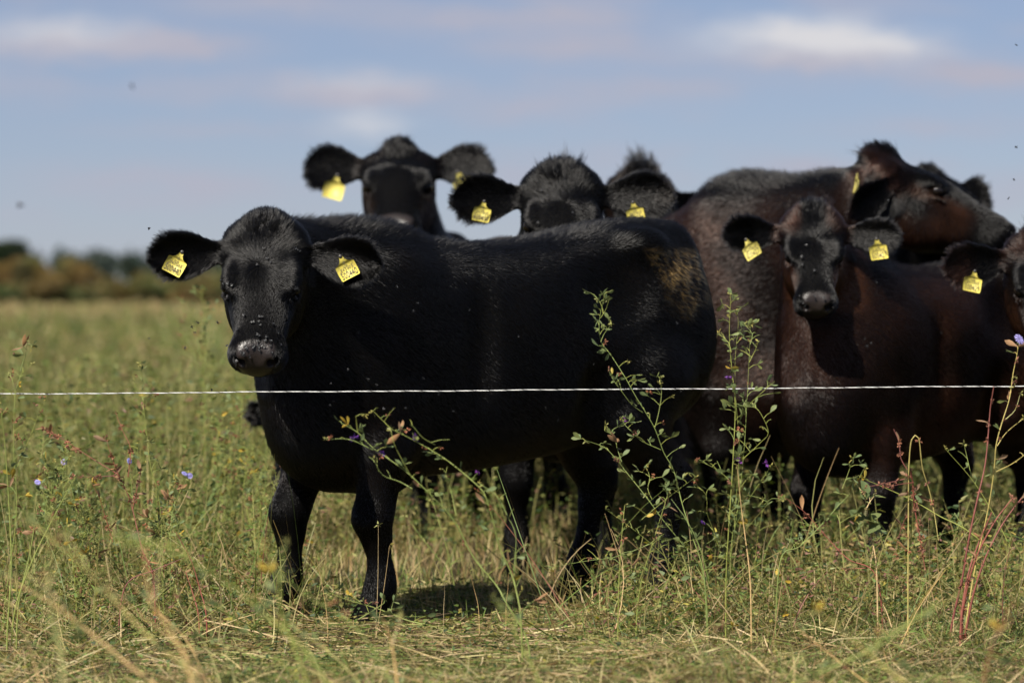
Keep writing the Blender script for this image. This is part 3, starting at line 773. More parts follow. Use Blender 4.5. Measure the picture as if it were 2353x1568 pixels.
def wire_weeds():
    r = np.random.default_rng(25); P_ = []
    n = 1900; x = np.concatenate([r.uniform(-2.4, -.62, n * 3 // 10), r.uniform(.25, 2.6, n - n * 3 // 10)]); y = r.uniform(8.4, 10.0, n)
    P_ += leaf_sprays(r, x, y, r.uniform(.07, .33, n) * (.55 + .5 * r.random(n)) * (.75 + .45 * sm(8.6, 9.3, y)), 18, .014, [GREEN, DARKG, PALE, (.30, .26, .06), TAN, (.20, .10, .08)], [3.4, 1.6, 2.2, .6, 1.2, .8], lean=.6)
    n = 1500; x = np.concatenate([r.uniform(-2.4, -.55, n // 2), r.uniform(.1, 2.4, n - n // 2)]); y = r.uniform(8.2, 9.6, n)
    L = r.gamma(4, .05, n); P_.append(ribbons(np.stack([x, y, gz(x, y) + r.uniform(0, .06, n)], 1), updir(n, r, 1.1), L, r.uniform(.002, .0042, n), bendv(n, r, .35), 5,
                      palette(n, r, [STRAW, PALE, GREEN, TAN, (.20, .08, .06)], [3, 3, 2.4, 2, .7]), r, .4))
    stuff('wire_weeds', 'tangle of short weeds and straw along the foot of the wire', 'weeds', P_, LEAFY)
wire_weeds()
HAIRN = lambda n: int(n * 1.0)
# ---------------------------------------------------------------- the herd
R_ = math.radians
front = make_cow('cow', 'black heifer nearest the wire with ear tags 500440 and dried mud on its rump',
    (-0.085, 9.20), R_(180 + 33), 1.0, P(610, 556, 8.58), (-.03, -.66, -.95), roll=R_(-2), hs=.94, res=(.014, .006), stretch=1.12, deep=1.03, fl=.86,
    top_add=([-.66, -.52, -.36, -.15, .1, .36, .5], [.038, .034, .020, -.001, -.013, -.014, -.008]),
    ears={1: dict(dir=(.08, 1, -.10), L=1.10, w=.98), -1: dict(dir=(.06, 1, -.06), L=1.10, w=.98)}, tail_swing=-.14, hair=HAIRN(420000), hair_r=.00030, tuft=.35, pollw=1.12, pollz=-.004, wisps=.02, seed=3, mud=True,
    legs={1: dict(ff=0.075, fh=-.045), -1: dict(ff=.19, fh=-.01, hf=.10)},
    tags={1: dict(pin=(780, 586), roll=R_(28), number='500440'), -1: dict(pin=(420, 576), roll=R_(-28), number='500440')})
middle = make_cow('cow', 'black cow with a spiky poll peering over the back of the nearest heifer',
    (.16, 10.88), R_(-90), 1.0, P(1290, 432, 10.12), (.0, -.74, -.76), hs=1.08, res=(.022, .008), tuft=.75, pollw=1.55, pollz=-.002, wisps=.08, seed=5,
    ears={1: dict(dir=(-.06, 1, -.04), L=1.10, w=1.08), -1: dict(dir=(.02, 1, -.04), L=1.08, w=1.08)}, hair=HAIRN(150000), hair_r=.0004,
    tags={1: dict(pin=(1453, 462), roll=R_(12), number='600434'), -1: dict(pin=(1113, 460), roll=R_(-12), number='600434')})
tall = make_cow('cow', 'black cow holding its head high against the sky with plain yellow tags in both ears',
    (-.44, 13.35), R_(-90), 1.08, P(917, 376, 12.5), (.0, -.86, -.52), hs=1.20, res=(.026, .011), tuft=.25, seed=6,
    ears={1: dict(dir=(-.28, 1, -.10), L=1.04, w=1.25), -1: dict(dir=(-.16, 1, -.06), L=1.04, w=1.25)}, hair=HAIRN(90000), hair_r=.0006, brown=(.25, (.014, .006, .004)),
    tags={1: dict(pin=(1050, 392), roll=R_(24), scale=1.45, off=.035), -1: dict(pin=(776, 400), roll=R_(-14), scale=1.45, off=.035)})
big = make_cow('cow', 'large dark brown cow standing behind the calf with its raised head in profile',
    (.53, 11.83), R_(-42), 1.20, P(2036, 394, 11.0), (.90, -.10, -.41), hs=1.13, res=(.022, .010), tuft=.6, pollz=.018, wisps=.06, seed=8, fl=1.0, tuft_dir=(-.25, -.2, .9),
    top_add=([-.66, -.3, .1, .36], [-.20, -.19, -.08, .0]), neck_k=1.0, crest=(-.045, 0, -.10), deep=1.25, stretch=1.05,
    ears={-1: dict(dir=(-.40, .65, -.90), front=(.5, 1, .1), w=.8), 1: dict(dir=(-.2, 1, -.1))}, hair=HAIRN(220000), hair_r=.0005,
    brown=(.8, (.026, .0118, .0078)),
    tags={-1: dict(pin=(1968, 398), roll=R_(8), face=(-1, -.12, .1), off=.02)})
calf = make_cow('cow', 'dark brown calf with ear tag 600427 facing the camera below the raised profile head',
    (1.37, 10.52), R_(180 + 45), .93, P(1866, 522, 10.05), (-.02, -.72, -.85), hs=.80, res=(.018, .007), tuft=.6, pollw=1.3, pollz=.014, seed=9, fl=.84, deep=1.06, girth=.92,
    ears={1: dict(dir=(.02, 1, -.06), L=1.16), -1: dict(dir=(-.10, 1, -.08), L=1.18)}, hair=HAIRN(220000), hair_r=.00042,
    brown=(.95, (.031, .0140, .0092)), legs={1: dict(ff=.0), -1: dict(ff=.06, hf=.08)},
    tags={1: dict(pin=(2013, 546), roll=R_(8), number='600427'), -1: dict(pin=(1712, 548), roll=R_(32), number='600427', face=(-.5, -1, .1))})
edge = make_cow('cow', 'brown cow with ear tag 100429, mostly cut off beside the calf',
    (2.36, 10.42), R_(180 + 36), 1.05, P(2400, 572, 9.92), (.02, -.66, -.80), hs=1.05, res=(.022, .009), tuft=.8, seed=10, deep=1.15,
    ears={-1: dict(dir=(.10, 1, -.10), L=1.0), 1: dict(dir=(.0, 1, -.1))}, hair=HAIRN(110000), hair_r=.0005, brown=(.8, (.025, .0112, .0074)),
    tags={-1: dict(pin=(2240, 620), roll=R_(-12), number='100429')})
tufted = make_cow('cow', 'farther cow of which only a shaggy brown-black poll shows behind the spiky one',
    (.53, 13.6), R_(-90), 1.06, P(1470, 428, 12.6), (.1, -.70, -.80), hs=1.15, res=(.030, .013), tuft=2.0, seed=11, deep=1.25, hair=HAIRN(26000), hair_r=.0010,
    ears={1: dict(dir=(-.05, .7, -.6)), -1: dict(dir=(-.05, .7, -.6))}, brown=(.45, (.016, .008, .005)))
hidden = make_cow('cow', "farthest cow, only its dark poll and one ear above the raised cow's nose",
    (1.62, 13.5), R_(-62), 1.10, P(2135, 428, 12.8), (.35, -.80, -.45), hs=1.08, res=(.030, .013), tuft=.3, seed=12, deep=1.3, hair=HAIRN(16000), hair_r=.0010,
    ears={1: dict(dir=(-.05, .62, -.1), L=.85, w=1.2), -1: dict(dir=(-.05, .9, -.2))})
grazing = make_cow('cow', 'small black calf with its head down to graze behind the chest of the nearest heifer',
    (-.36, 11.85), R_(-90 - 14), .80, P(688, 925, 11.15), (-.15, -.35, -.90), hs=.80, res=(.026, .012), tuft=.6, seed=13, hair=HAIRN(14000), hair_r=.0009,
    ears={-1: dict(dir=(.05, 1, -.30)), 1: dict(dir=(.05, 1, -.2))})
for k, (x, y) in enumerate([(.55, 14.9), (2.0, 15.2)]):  # two guessed cows, added so their shadows darken the ground behind the herd
    make_cow('cow', ['dark cow deep in the herd, its legs showing under the belly of the nearest heifer', 'dark cow deep in the herd, its legs showing between those of the brown calf'][k],
        (x, y), R_(4 - 10 * k), 1.0, (x + .80, y + .05, 1.08), (.75, -.1, -.65), hs=1.05, res=(.030, .016), tuft=.2, seed=20 + k, hair=HAIRN(9000), hair_r=.0012, deep=1.12, brown=(.3, (.016, .008, .005)))
# ---------------------------------------------------------------- fence wire
def fence_wire():
    root = empty('fence_wire', (0, 8.36, 0))
    tag(root, 'white electric fence wire of twisted strands stretched across in front of the cattle', 'fence wire')
    z0 = P(0, 905, 8.36).z; z1 = P(2352, 887, 8.36).z; x0 = P(0, 905, 8.36).x; x1 = P(2352, 887, 8.36).x
    n = 3400; x = np.linspace(-5.2, 5.2, n)
    zc = z0 + (z1 - z0) * (x - x0) / (x1 - x0) - .006 * (1 - (x / 5.2) ** 2) + .006 + .0006 * np.sin(x * 7.1) + .0004 * np.sin(x * 17.3 + 1) + .0003 * np.sin(x * 41)
    mw = Mat('white polymer strand'); mw.set(Base_Color=mw.mix(mw.ramp(mw.noise(30, 3, mw.obj()), .5, .8), (.62, .62, .60), (.40, .39, .36)), Roughness=.45)
    md = Mat('steel filament'); md.set(Base_Color=(.10, .10, .10), Roughness=.4, Metallic=.7)
    for k in range(4):
        ph = 2 * np.pi * x / .046 + k * np.pi / 2; thin = k == 3
        R, rr = (.0013, .0007) if thin else (.0007, .00075)
        cy, cz = R * np.cos(ph), zc + R * np.sin(ph)
        a = np.linspace(0, 2 * np.pi, 7)[:-1]
        V = np.stack([np.repeat(x, 6), (cy[:, None] + rr * np.cos(a)).ravel(), (cz[:, None] + rr * np.sin(a)).ravel()], 1)
        i = np.arange(n * 6).reshape(n, 6); j = np.roll(i, -1, 1)
        F = np.stack([i[:-1], j[:-1], j[1:], i[1:]], -1).reshape(-1, 4)
        obj_from('filament' if thin else 'strand', mesh_from('strand', V, F), (md if thin else mw).m, root)
fence_wire()

# ---------------------------------------------------------------- single plants one can tell apart
z4 = lambda p: (542.8 + .4038 * p[0], 859.4 + .4038 * p[1])
z5 = lambda p: (1266.4 + .4615 * p[0], 633.2 + .4615 * p[1])
z6 = lambda p: (1718.7 + .4906 * p[0], 768.9 + .4906 * p[1])
z7 = lambda p: (.5767 * p[0], 633.2 + .5767 * p[1])
zd = lambda p: p
def curve_pts(p, step=.012):
    p = np.array(p, float); out = []
    q = np.vstack([2 * p[0] - p[1], p, 2 * p[-1] - p[-2]])
    for i in range(1, len(q) - 2):
        n = max(2, int(np.linalg.norm(q[i + 1] - q[i]) / step)); t = np.linspace(0, 1, n, endpoint=False)[:, None]
        a, b, c, d = q[i - 1], q[i], q[i + 1], q[i + 2]
        out.append(.5 * ((2 * b) + (c - a) * t + (2 * a - 5 * b + 4 * c - d) * t ** 2 + (3 * b - a - 3 * c + d) * t ** 3))
    out.append(q[-2][None]); return np.concatenate(out)
def tube(p, r0, r1, sides=6):
    p = np.asarray(p); n = len(p); t = np.gradient(p, axis=0); t /= np.linalg.norm(t, axis=1, keepdims=True) + 1e-9
    ref = np.array([.3, 1, .2]); u = np.cross(t, ref); u /= np.linalg.norm(u, axis=1, keepdims=True) + 1e-9; v = np.cross(t, u)
    a = np.linspace(0, 2 * np.pi, sides + 1)[:-1]; rr = np.linspace(r0, r1, n) * (1 + .12 * np.sin(np.arange(n) * 1.7))
    V = p[:, None] + rr[:, None, None] * (np.cos(a)[None, :, None] * u[:, None] + np.sin(a)[None, :, None] * v[:, None])
    i = np.arange(n * sides).reshape(n, sides); j = np.roll(i, -1, 1)
    return V.reshape(-1, 3), np.stack([i[:-1], j[:-1], j[1:], i[1:]], -1).reshape(-1, 4)
def leaf_mesh(name, L, w, fold=.25, curl=.2, tipw=.15, seg=4, wide_at=.62):
    t = np.linspace(0, 1, seg + 1); pr = np.sin(np.pi * np.clip(t ** (math.log(.5) / math.log(wide_at)), .03, 1)) ** .8 + .04
    V = []
    for a, b in zip(t, pr):
        z = curl * a * a * L
        V += [(a * L, -w / 2 * b, z + fold * w * b * .5), (a * L, 0, z), (a * L, w / 2 * b, z + fold * w * b * .5)]
    F = []
    for i in range(seg):
        k = i * 3; F += [(k, k + 1, k + 4, k + 3), (k + 1, k + 2, k + 5, k + 4)]
    return mesh_from(name, V, np.array(F))
MG = flat_mat('lucerne leaf', (.120, .165, .070), .35); MGY = flat_mat('yellowed leaf', (.34, .27, .05), .35); MST = flat_mat('green stem', (.165, .215, .065), 0, .5)
MRED = flat_mat('red stem', (.17, .062, .055), 0, .5); MSTR = flat_mat('dry stem', (.40, .31, .17), 0, .6); MSEED = flat_mat('dry seed', (.20, .095, .065), .15, .7)
MPUR = flat_mat('lucerne petal', (.13, .045, .28), .3); MBLUE = flat_mat('chicory petal', (.30, .31, .78), .35); MPALE = flat_mat('pale stem', (.30, .29, .12), 0, .55)
MDRY = flat_mat('withered leaf', (.23, .15, .09), .3, .7); MBUD = flat_mat('bud', (.24, .25, .09), .2)
def put_mat(me, m): me.materials.append(m); return me
LEAVES = [put_mat(leaf_mesh('leaf', .021, .0085, .3, .10), MG), put_mat(leaf_mesh('leaf', .017, .0060, .5, .2), MG), put_mat(leaf_mesh('leaf', .025, .0105, .2, -.15), MG), put_mat(leaf_mesh('leaf', .018, .0045, .8, .1), MG)]
YLEAVES = [put_mat(leaf_mesh('leaf', .024, .010, .3, .3), MGY), put_mat(leaf_mesh('leaf', .019, .007, .6, -.2), MGY)]
DLEAVES = [put_mat(leaf_mesh('leaf', .034, .012, .7, .6), MDRY), put_mat(leaf_mesh('leaf', .022, .008, .9, .9), MDRY)]
BLEAVES = [put_mat(leaf_mesh('leaf', .055, .034, .25, -.2, seg=6, wide_at=.45), MG), put_mat(leaf_mesh('leaf', .042, .026, .35, .3, seg=6, wide_at=.45), MG)]
def blossom(name, n, L, w, spread, mat, seed, rad=.003):
    r = np.random.default_rng(seed); d = r.normal(size=(n, 3)); d[:, 2] = np.abs(d[:, 2]) * (1.3 - spread); d /= np.linalg.norm(d, axis=1, keepdims=True)
    V, F, C = ribbons(d * rad, d, r.uniform(.7, 1.2, n) * L, np.full(n, w), bendv(n, r, .25), 2, np.ones((n, 3)), r, .5, .9)
    return put_mat(mesh_from(name, V, F, False), mat)
FLOWER = [blossom('flower', 16, .008, .004, .5, MPUR, 1), blossom('flower', 11, .007, .0035, .4, MPUR, 2)]
SEEDS = [blossom('seed_head', 14, .006, .0035, .6, MSEED, 3), blossom('seed_head', 9, .006, .003, .8, MSEED, 4)]
BUDS = [blossom('bud', 9, .008, .0028, .2, MBUD, 5), blossom('bud', 6, .009, .003, .3, MBUD, 6)]
def chicory_flower():
    V, F = [], []
    for i in range(15):
        a = 2 * math.pi * i / 15; L, w = .0165, .0042
        for t, ww, z in ((.12, .4, .001), (.55, 1, .003), (.9, .95, .002), (1, .55, .0)):
            for s in (-1, 1):
                x, y = t * L, s * w / 2 * ww; V.append((x * math.cos(a) - y * math.sin(a), x * math.sin(a) + y * math.cos(a), z + .0012 * (i % 2)))
        k = i * 8; F += [(k + j, k + j + 1, k + j + 3, k + j + 2) for j in (0, 2, 4)]
    return put_mat(mesh_from('flower', V, np.array(F), False), MBLUE)
CHIC = chicory_flower()

def plant(name, label, cat, map_, Y, stems, seed, leafiness=1.0, yellow=.035, rad=.0022, mat=None, flowers=0, seeds=.15, dry=0.0, group='single plants standing along the wire',
          blue=(), sprig=1.0, to_ground=True, depth=.05, leafset=None, whorl=False, lmax=90, bscale=1.0):
    """stems: polylines from tip to base in one crop of the picture, standing at distance Y; side shoots carry leaves in threes"""
    r = np.random.default_rng(seed); mat = mat or MST
    P3 = []
    for si, st in enumerate(stems):
        Yo = Y + r.uniform(-depth, depth)
        w = [P(*map_(p), Yo + .02 * math.sin(i + si)) for i, p in enumerate(st)]
        P3.append(np.array(w))
    base = P3[0][-1]
    root = empty(name, (base[0], base[1], 0)); tag(root, label, cat, group)
    O = np.array((base[0], base[1], 0.)); nl = 0
    def put(me, nm, p, d, roll=None):
        d = Vector(d).normalized(); q = d.to_track_quat('X', 'Z').to_matrix().to_4x4() @ Matrix.Rotation(r.uniform(0, 6.28) if roll is None else roll, 4, 'X')
        o = link(bpy.data.objects.new(nm, me), root); o.matrix_local = Matrix.Translation(Vector(p - O)) @ q @ Matrix.Scale(r.uniform(.8, 1.25), 4); return o
    for si, w in enumerate(P3):
        main = si == 0 or w[-1][2] < .16
        if to_ground and main and w[-1][2] > .0:
            e = w[-1].copy(); e[2] = -.02; dirn = w[-1] - w[-2]; e[0] += dirn[0] * .3; w = np.vstack([w, e])
        c = curve_pts(w); L = np.linalg.norm(np.diff(c, axis=0), axis=1).sum()
        r1 = rad * (.85 if main else .45); V, F = tube(c[::-1] - O, r1, r1 * .38)
        sm_ = mat if not isinstance(mat, (list, tuple)) else mat[si % len(mat)]
        so = obj_from('stem', mesh_from('stem', V, F), sm_, root)
        # nodes up the stem, from the tip
        nn = int(L / (.030 if whorl else .019) * leafiness)
        for k in range(nn):
            f = (k + r.uniform(.1, .9)) / nn; p = c[int(f * (len(c) - 1))]
            if p[2] < .04 or f > .96: continue
            keep = (1.0 - .55 * f) * .9
            if r.random() > keep: continue
            a = r.uniform(0, 2 * np.pi); d = np.array((np.cos(a), np.sin(a) * .7, r.uniform(.15, .9))); d /= np.linalg.norm(d)
            bl = r.uniform(.008, .045) * sprig * (.5 + f); e = p + d * bl
            if whorl:
                if r.random() < .8: put(SEEDS[r.integers(2)], 'seed_head', p, d)
                if r.random() < .35: put(SEEDS[r.integers(2)], 'seed_head', p - np.array((0, 0, .008)), -d)
                if r.random() < .25 and nl < lmax: put(DLEAVES[r.integers(2)], 'leaf', p, d); nl += 1
                continue
            V, F = tube(np.array([p, (p + e) / 2 + np.array((0, 0, .003)), e]) - O, .0009, .0005, 4); obj_from('leaf_stalk', mesh_from('leaf_stalk', V, F), sm_, root)
            u = r.random()
            if u < flowers * (1 - f): put(FLOWER[r.integers(2)], 'flower', e, d)
            elif u < seeds + flowers * (1 - f): put(SEEDS[r.integers(2)], 'seed_head', e, d)
            elif u > .90: put(BUDS[r.integers(2)], 'bud', e, d)
            elif nl < lmax:
                v = r.random(); S_ = leafset or (YLEAVES if v < yellow else DLEAVES if v < yellow + dry else LEAVES)
                for j in range(3 if r.random() < .75 else 1):
                    dd = d + np.array((r.normal() * .8, r.normal() * .6, r.normal() * .6)); put(S_[r.integers(len(S_))], 'leaf', e, dd); nl += 1
        if r.random() < .85 and not whorl: put(BUDS[r.integers(2)], 'bud', c[0], c[0] - c[min(4, len(c) - 1)])
    for b in blue:
        p = np.array(P(*map_(b), Y)); fo = put(CHIC, 'flower', p, (0, -.2, 1), 0); fo.rotation_euler = (R_(r.uniform(35, 80)), 0, r.uniform(0, 3)); fo.scale = (bscale,) * 3
    return root
R_ = math.radians
plant('lucerne', 'tall lucerne leaning left across the wire in front of the rump', 'lucerne', z5, 8.24, [
    [(265, 90), (240, 220), (245, 320), (300, 400), (370, 510), (420, 600), (510, 750), (560, 880), (610, 970), (650, 1130), (700, 1290), (760, 1500)],
    [(540, 510), (548, 570), (545, 620), (530, 700), (515, 755)], [(350, 705), (365, 740), (400, 775), (450, 822), (545, 865)], [(285, 470), (310, 520), (350, 575), (400, 640), (455, 680)],
    [(710, 1030), (770, 1090), (775, 1180), (800, 1250), (850, 1400)], [(720, 1000), (650, 1050), (560, 1120), (440, 1220)], [(290, 110), (270, 170), (245, 210)], [(300, 240), (262, 290), (246, 330)],
    [(230, 115), (252, 150), (258, 190)]], 31, 1.15, flowers=.05, seeds=.12, lmax=170)
plant('lucerne', 'drooping lucerne with a kinked stem left of the tall leaning one', 'lucerne', z5, 8.30, [
    [(170, 820), (220, 835), (285, 870), (400, 1010), (480, 1110), (560, 1220), (680, 1370), (760, 1500)], [(265, 770), (315, 800), (325, 850), (350, 925)],
    [(470, 950), (490, 1000), (480, 1060), (500, 1110)], [(365, 1140), (350, 1300), (335, 1560)], [(585, 1070), (520, 1280), (440, 1560)], [(270, 1160), (420, 1270), (560, 1390), (640, 1500)],
    [(1, 1450), (160, 1420), (330, 1395), (500, 1330)]], 32, 1.0, seeds=.10, yellow=.05, dry=.05, lmax=120)
plant('lucerne', 'upright sheaf of lucerne stems with purple flowers crossing the wire', 'lucerne', z5, 8.26, [
    [(893, 95), (886, 300), (900, 480), (915, 640), (905, 900), (880, 1300), (870, 1500)], [(992, 240), (985, 400), (975, 600), (960, 850), (935, 1100), (900, 1350), (880, 1500)],
    [(925, 175), (930, 250), (915, 420), (920, 640), (935, 850), (920, 1100), (890, 1400)], [(1005, 640), (1045, 690), (1080, 780), (1040, 830), (955, 910)],
    [(1112, 525), (1060, 570), (1000, 625), (978, 650)], [(1095, 945), (1030, 1040), (965, 1140)], [(730, 920), (800, 950), (870, 1000), (900, 1040)], [(1030, 330), (1010, 380), (985, 430)],
    [(830, 285), (880, 330), (895, 380)], [(960, 240), (1000, 290), (990, 340)]], 33, 1.25, flowers=.07, seeds=.10, lmax=220)
plant('dry_stalk', 'bleached straw stalk among the upright lucerne stems', 'stalk', z5, 8.22, [[(925, 940), (945, 1150), (965, 1300), (990, 1530)]], 34, .1, mat=MSTR, rad=.0026)
plant('lucerne', 'out of focus lucerne arching over towards the heifer near its front leg', 'lucerne', z4, 7.75, [
    [(880, 310), (1000, 370), (1140, 450), (1240, 520), (1380, 640), (1420, 700), (1460, 830), (1500, 990), (1560, 1120), (1590, 1220), (1620, 1400)],
    [(600, 280), (690, 330), (780, 420), (950, 540), (1060, 640), (1140, 720), (1250, 850), (1350, 1040), (1480, 1200), (1530, 1290), (1650, 1500)],
    [(1380, 620), (1480, 690), (1550, 820), (1590, 920), (1580, 1130)], [(510, 370), (640, 370), (780, 430)], [(880, 320), (900, 400), (950, 500), (1000, 590)], [(680, 240), (690, 330)],
    [(780, 480), (830, 570), (930, 610), (1000, 650)], [(780, 210), (880, 310)], [(1180, 540), (1220, 660), (1250, 800)], [(1100, 660), (1150, 830), (1200, 1000), (1240, 1200)], [(960, 800), (1080, 960), (1160, 1060)],
    [(1000, 290), (1060, 360), (1130, 400)]], 35, .9, rad=.0030, yellow=.12, flowers=.08, dry=.08, mat=MST, lmax=70)
plant('lucerne', 'lucerne runner lying across the grass before the near front hoof', 'lucerne', z4, 8.30, [
    [(520, 1240), (660, 1290), (800, 1330), (950, 1390), (1060, 1420)], [(840, 1300), (780, 1340), (700, 1390)]], 36, 1.1, to_ground=False, lmax=30)
for k, (tx, ty, bx, by) in enumerate([(808, 855, 795, 1450), (872, 970, 800, 1460), (455, 1040, 515, 1370), (1325, 1120, 1378, 1340), (1547, 1135, 1535, 1310), (1183, 1180, 1180, 1320)]):
    plant('grass_stalk', ['thin straw stalk in front of the near front leg, the taller of two', 'slanting straw stalk in front of the near front leg', 'straw stalk between the two front legs',
          'pale stalk in the shadow under the belly', 'short upright straw beside the arching lucerne', 'short bent straw in the shadow by the front hoof'][k], 'stalk', z4, 8.35, [[(tx, ty), ((tx + bx) / 2 + 4, (ty + by) / 2), (bx, by)]], 40 + k, .0, mat=MSTR, rad=.0012)
plant('dock', 'red-stemmed dock rising in a sheaf beside the chicory', 'dock', z6, 8.15, [
    [(1150, 240), (1135, 330), (1130, 380), (1110, 600), (1070, 780), (1030, 970), (1000, 1150), (960, 1320), (945, 1420)], [(1140, 830), (1080, 970), (1030, 1120), (1000, 1300), (990, 1500)],
    [(1290, 750), (1200, 870), (1120, 1020), (1060, 1190), (1020, 1380), (1005, 1480)], [(1240, 760), (1150, 880), (1060, 1060), (1010, 1260), (1000, 1400)]], 51, .55, mat=MRED, rad=.0042, whorl=True)
plant('chicory', 'chicory with a blue flower at the tip standing by the red dock', 'chicory', z6, 8.18, [
    [(1268, 30), (1255, 110), (1240, 180), (1222, 300), (1185, 420), (1160, 520), (1150, 640), (1120, 830), (1060, 1100), (1020, 1350)], [(1290, 390), (1210, 455), (1165, 520)],
    [(1275, 270), (1250, 350), (1205, 395)], [(1320, 540), (1240, 600), (1160, 640)]], 52, 1.0, rad=.0028, seeds=.2, mat=MPALE, dry=.12, yellow=.06, blue=[(1268, 22)], sprig=.55, lmax=40)
plant('persicaria', 'broken pale stem with red seed strings hanging from its bent top', 'weed', z6, 8.22, [
    [(890, 960), (870, 830), (845, 720), (815, 620), (797, 482), (765, 490), (752, 620), (750, 800), (748, 1170)]], 53, .5, rad=.0030, mat=MPALE, whorl=True)
plant('persicaria', 'tangle of dark red seed strings beside the broken stem', 'weed', z6, 8.20, [
    [(830, 1110), (800, 930), (778, 800), (770, 690), (760, 640)], [(690, 1050), (700, 960), (740, 840), (752, 800)], [(680, 440), (705, 500), (715, 580), (745, 630)], [(550, 712), (640, 695), (740, 672)], [(640, 715), (700, 700), (775, 690)],
    [(810, 870), (780, 760), (768, 700)]], 54, 1.3, rad=.0024, mat=MRED, whorl=True, to_ground=False)
plant('dry_stalk', 'beige dry stem with broad green leaves near its top', 'weed', z6, 8.32, [[(540, 745), (552, 800), (570, 920), (600, 1090)], [(500, 690), (530, 730), (545, 760)], [(600, 740), (570, 780), (555, 810)]], 55, .8, rad=.0034, mat=MSTR, leafset=BLEAVES, sprig=.5, lmax=12)
plant('lucerne', 'green lucerne stem crossing diagonally behind the broken one', 'lucerne', z6, 8.40, [
    [(530, 670), (640, 715), (780, 780), (900, 850), (1010, 905), (1150, 1010)], [(920, 530), (1050, 680), (1150, 840), (1230, 1000)], [(1000, 900), (800, 970), (690, 1030), (600, 1080)], [(1010, 510), (1035, 620), (1050, 680)]], 56, .35, rad=.0026, to_ground=False, lmax=30)
plant('lucerne', 'low lucerne with a yellowing three-part leaf below the calf', 'lucerne', z6, 8.28, [
    [(545, 620), (485, 730), (430, 790), (350, 880), (240, 990), (150, 1060)], [(490, 580), (470, 640), (440, 720)], [(190, 870), (260, 880), (320, 900)], [(520, 890), (450, 960), (430, 880), (415, 840)], [(70, 770), (60, 860), (40, 980), (30, 1100)],
    [(170, 770), (110, 765), (70, 800)]], 57, 1.2, yellow=.18, seeds=.08, lmax=90)
plant('dock', 'thin reddish dock stem leaning through the weeds below the calf', 'dock', z6, 8.45, [[(170, 760), (270, 835), (380, 960), (470, 1050), (600, 1130)], [(190, 770), (205, 810)], [(440, 1095), (560, 1090)], [(740, 1190), (690, 1130), (620, 1110)]], 58, .8, mat=MRED, rad=.0026, whorl=True)
plant('grass_stalk', 'arching straw blade over the cut grass below the weeds', 'stalk', z6, 8.05, [[(925, 1095), (850, 1200), (780, 1310), (690, 1500)]], 59, 0, mat=MSTR, rad=.0020)
# left of the heifer
plant('lucerne', 'tall thin lucerne with seed heads nearest the left end of the wire', 'lucerne', z7, 8.30, [
    [(112, 255), (95, 350), (85, 390), (60, 480), (55, 700), (65, 950), (20, 1300)], [(125, 285), (100, 320), (80, 380)], [(185, 490), (150, 560), (120, 640), (70, 760)], [(40, 390), (55, 440), (62, 500)], [(130, 350), (100, 375), (85, 395)], [(20, 540), (60, 600), (75, 680)]], 61, .9, rad=.0018, seeds=.42, yellow=.15, dry=.2, lmax=40)
plant('grass_stalk', 'bare green stems rising at the left end of the wire', 'stalk', z7, 8.05, [[(0, 500), (20, 680), (35, 900), (45, 1150), (30, 1400)], [(300, 800), (220, 950), (130, 1130), (60, 1330)], [(150, 900), (120, 1100), (75, 1300)]], 62, .15, rad=.0030, seeds=.2, lmax=10)
plant('lucerne', 'single thin lucerne stem crossing the wire left of the muzzle', 'lucerne', z7, 8.60, [[(555, 350), (568, 420), (572, 520), (585, 640), (600, 760), (640, 950)], [(535, 430), (560, 470), (572, 500)]], 63, .8, rad=.0015, seeds=.25, lmax=30)
plant('dock', 'red dock tangle with rusty seed whorls left of the heifer', 'dock', z7, 8.55, [
    [(475, 790), (500, 850), (520, 900), (545, 1000), (570, 1100), (610, 1200)], [(160, 600), (250, 650), (340, 710), (420, 760), (470, 790)], [(460, 545), (490, 620), (520, 690), (510, 800)], [(560, 780), (545, 850), (528, 930)],
    [(420, 640), (445, 720), (475, 800)], [(350, 800), (390, 870), (420, 960), (450, 1060)], [(290, 800), (380, 800), (470, 795)]], 64, 1.5, mat=MRED, rad=.0030, whorl=True)
plant('dock', 'pair of bare red dock stems bent towards the ground near the far front hoof', 'dock', z7, 8.45, [[(700, 1020), (760, 1130), (800, 1260), (820, 1340)], [(735, 1122), (620, 1170), (500, 1235)], [(740, 1180), (770, 1270), (790, 1350)]], 65, .25, mat=MRED, rad=.0030, whorl=True)
plant('chicory', 'low chicory with small blue flowers in the weeds left of the heifer', 'chicory', z7, 8.75, [
    [(755, 790), (720, 860), (690, 930), (680, 1040)], [(515, 735), (520, 800), (530, 900)], [(255, 740), (250, 830), (270, 950)], [(150, 820), (180, 900), (250, 1000)], [(550, 670), (545, 760), (540, 850)]], 66, 1.2, rad=.0018, seeds=.1, blue=[(755, 795), (515, 738), (255, 742), (150, 822), (735, 788)], bscale=.6, lmax=70)
for k, (cx, cy) in enumerate([(230, 700), (330, 860), (640, 860)]):
    rr_ = np.random.default_rng(70 + k)
    st = [[(cx + rr_.uniform(-90, 90), cy + rr_.uniform(-60, 120)), (cx + rr_.uniform(-50, 50), cy + 220), (cx + rr_.uniform(-40, 60), cy + 420)] for _ in range(9)]
    plant('lucerne', ['bushy lucerne at the left under the dock tangle', 'leafy lucerne clump between the dock tangle and the grass', 'leafy lucerne clump beside the far front leg'][k], 'lucerne', z7, 8.75 + .15 * k, st, 75 + k, 1.5, rad=.0016, seeds=.18, yellow=.08, dry=.12, lmax=150)
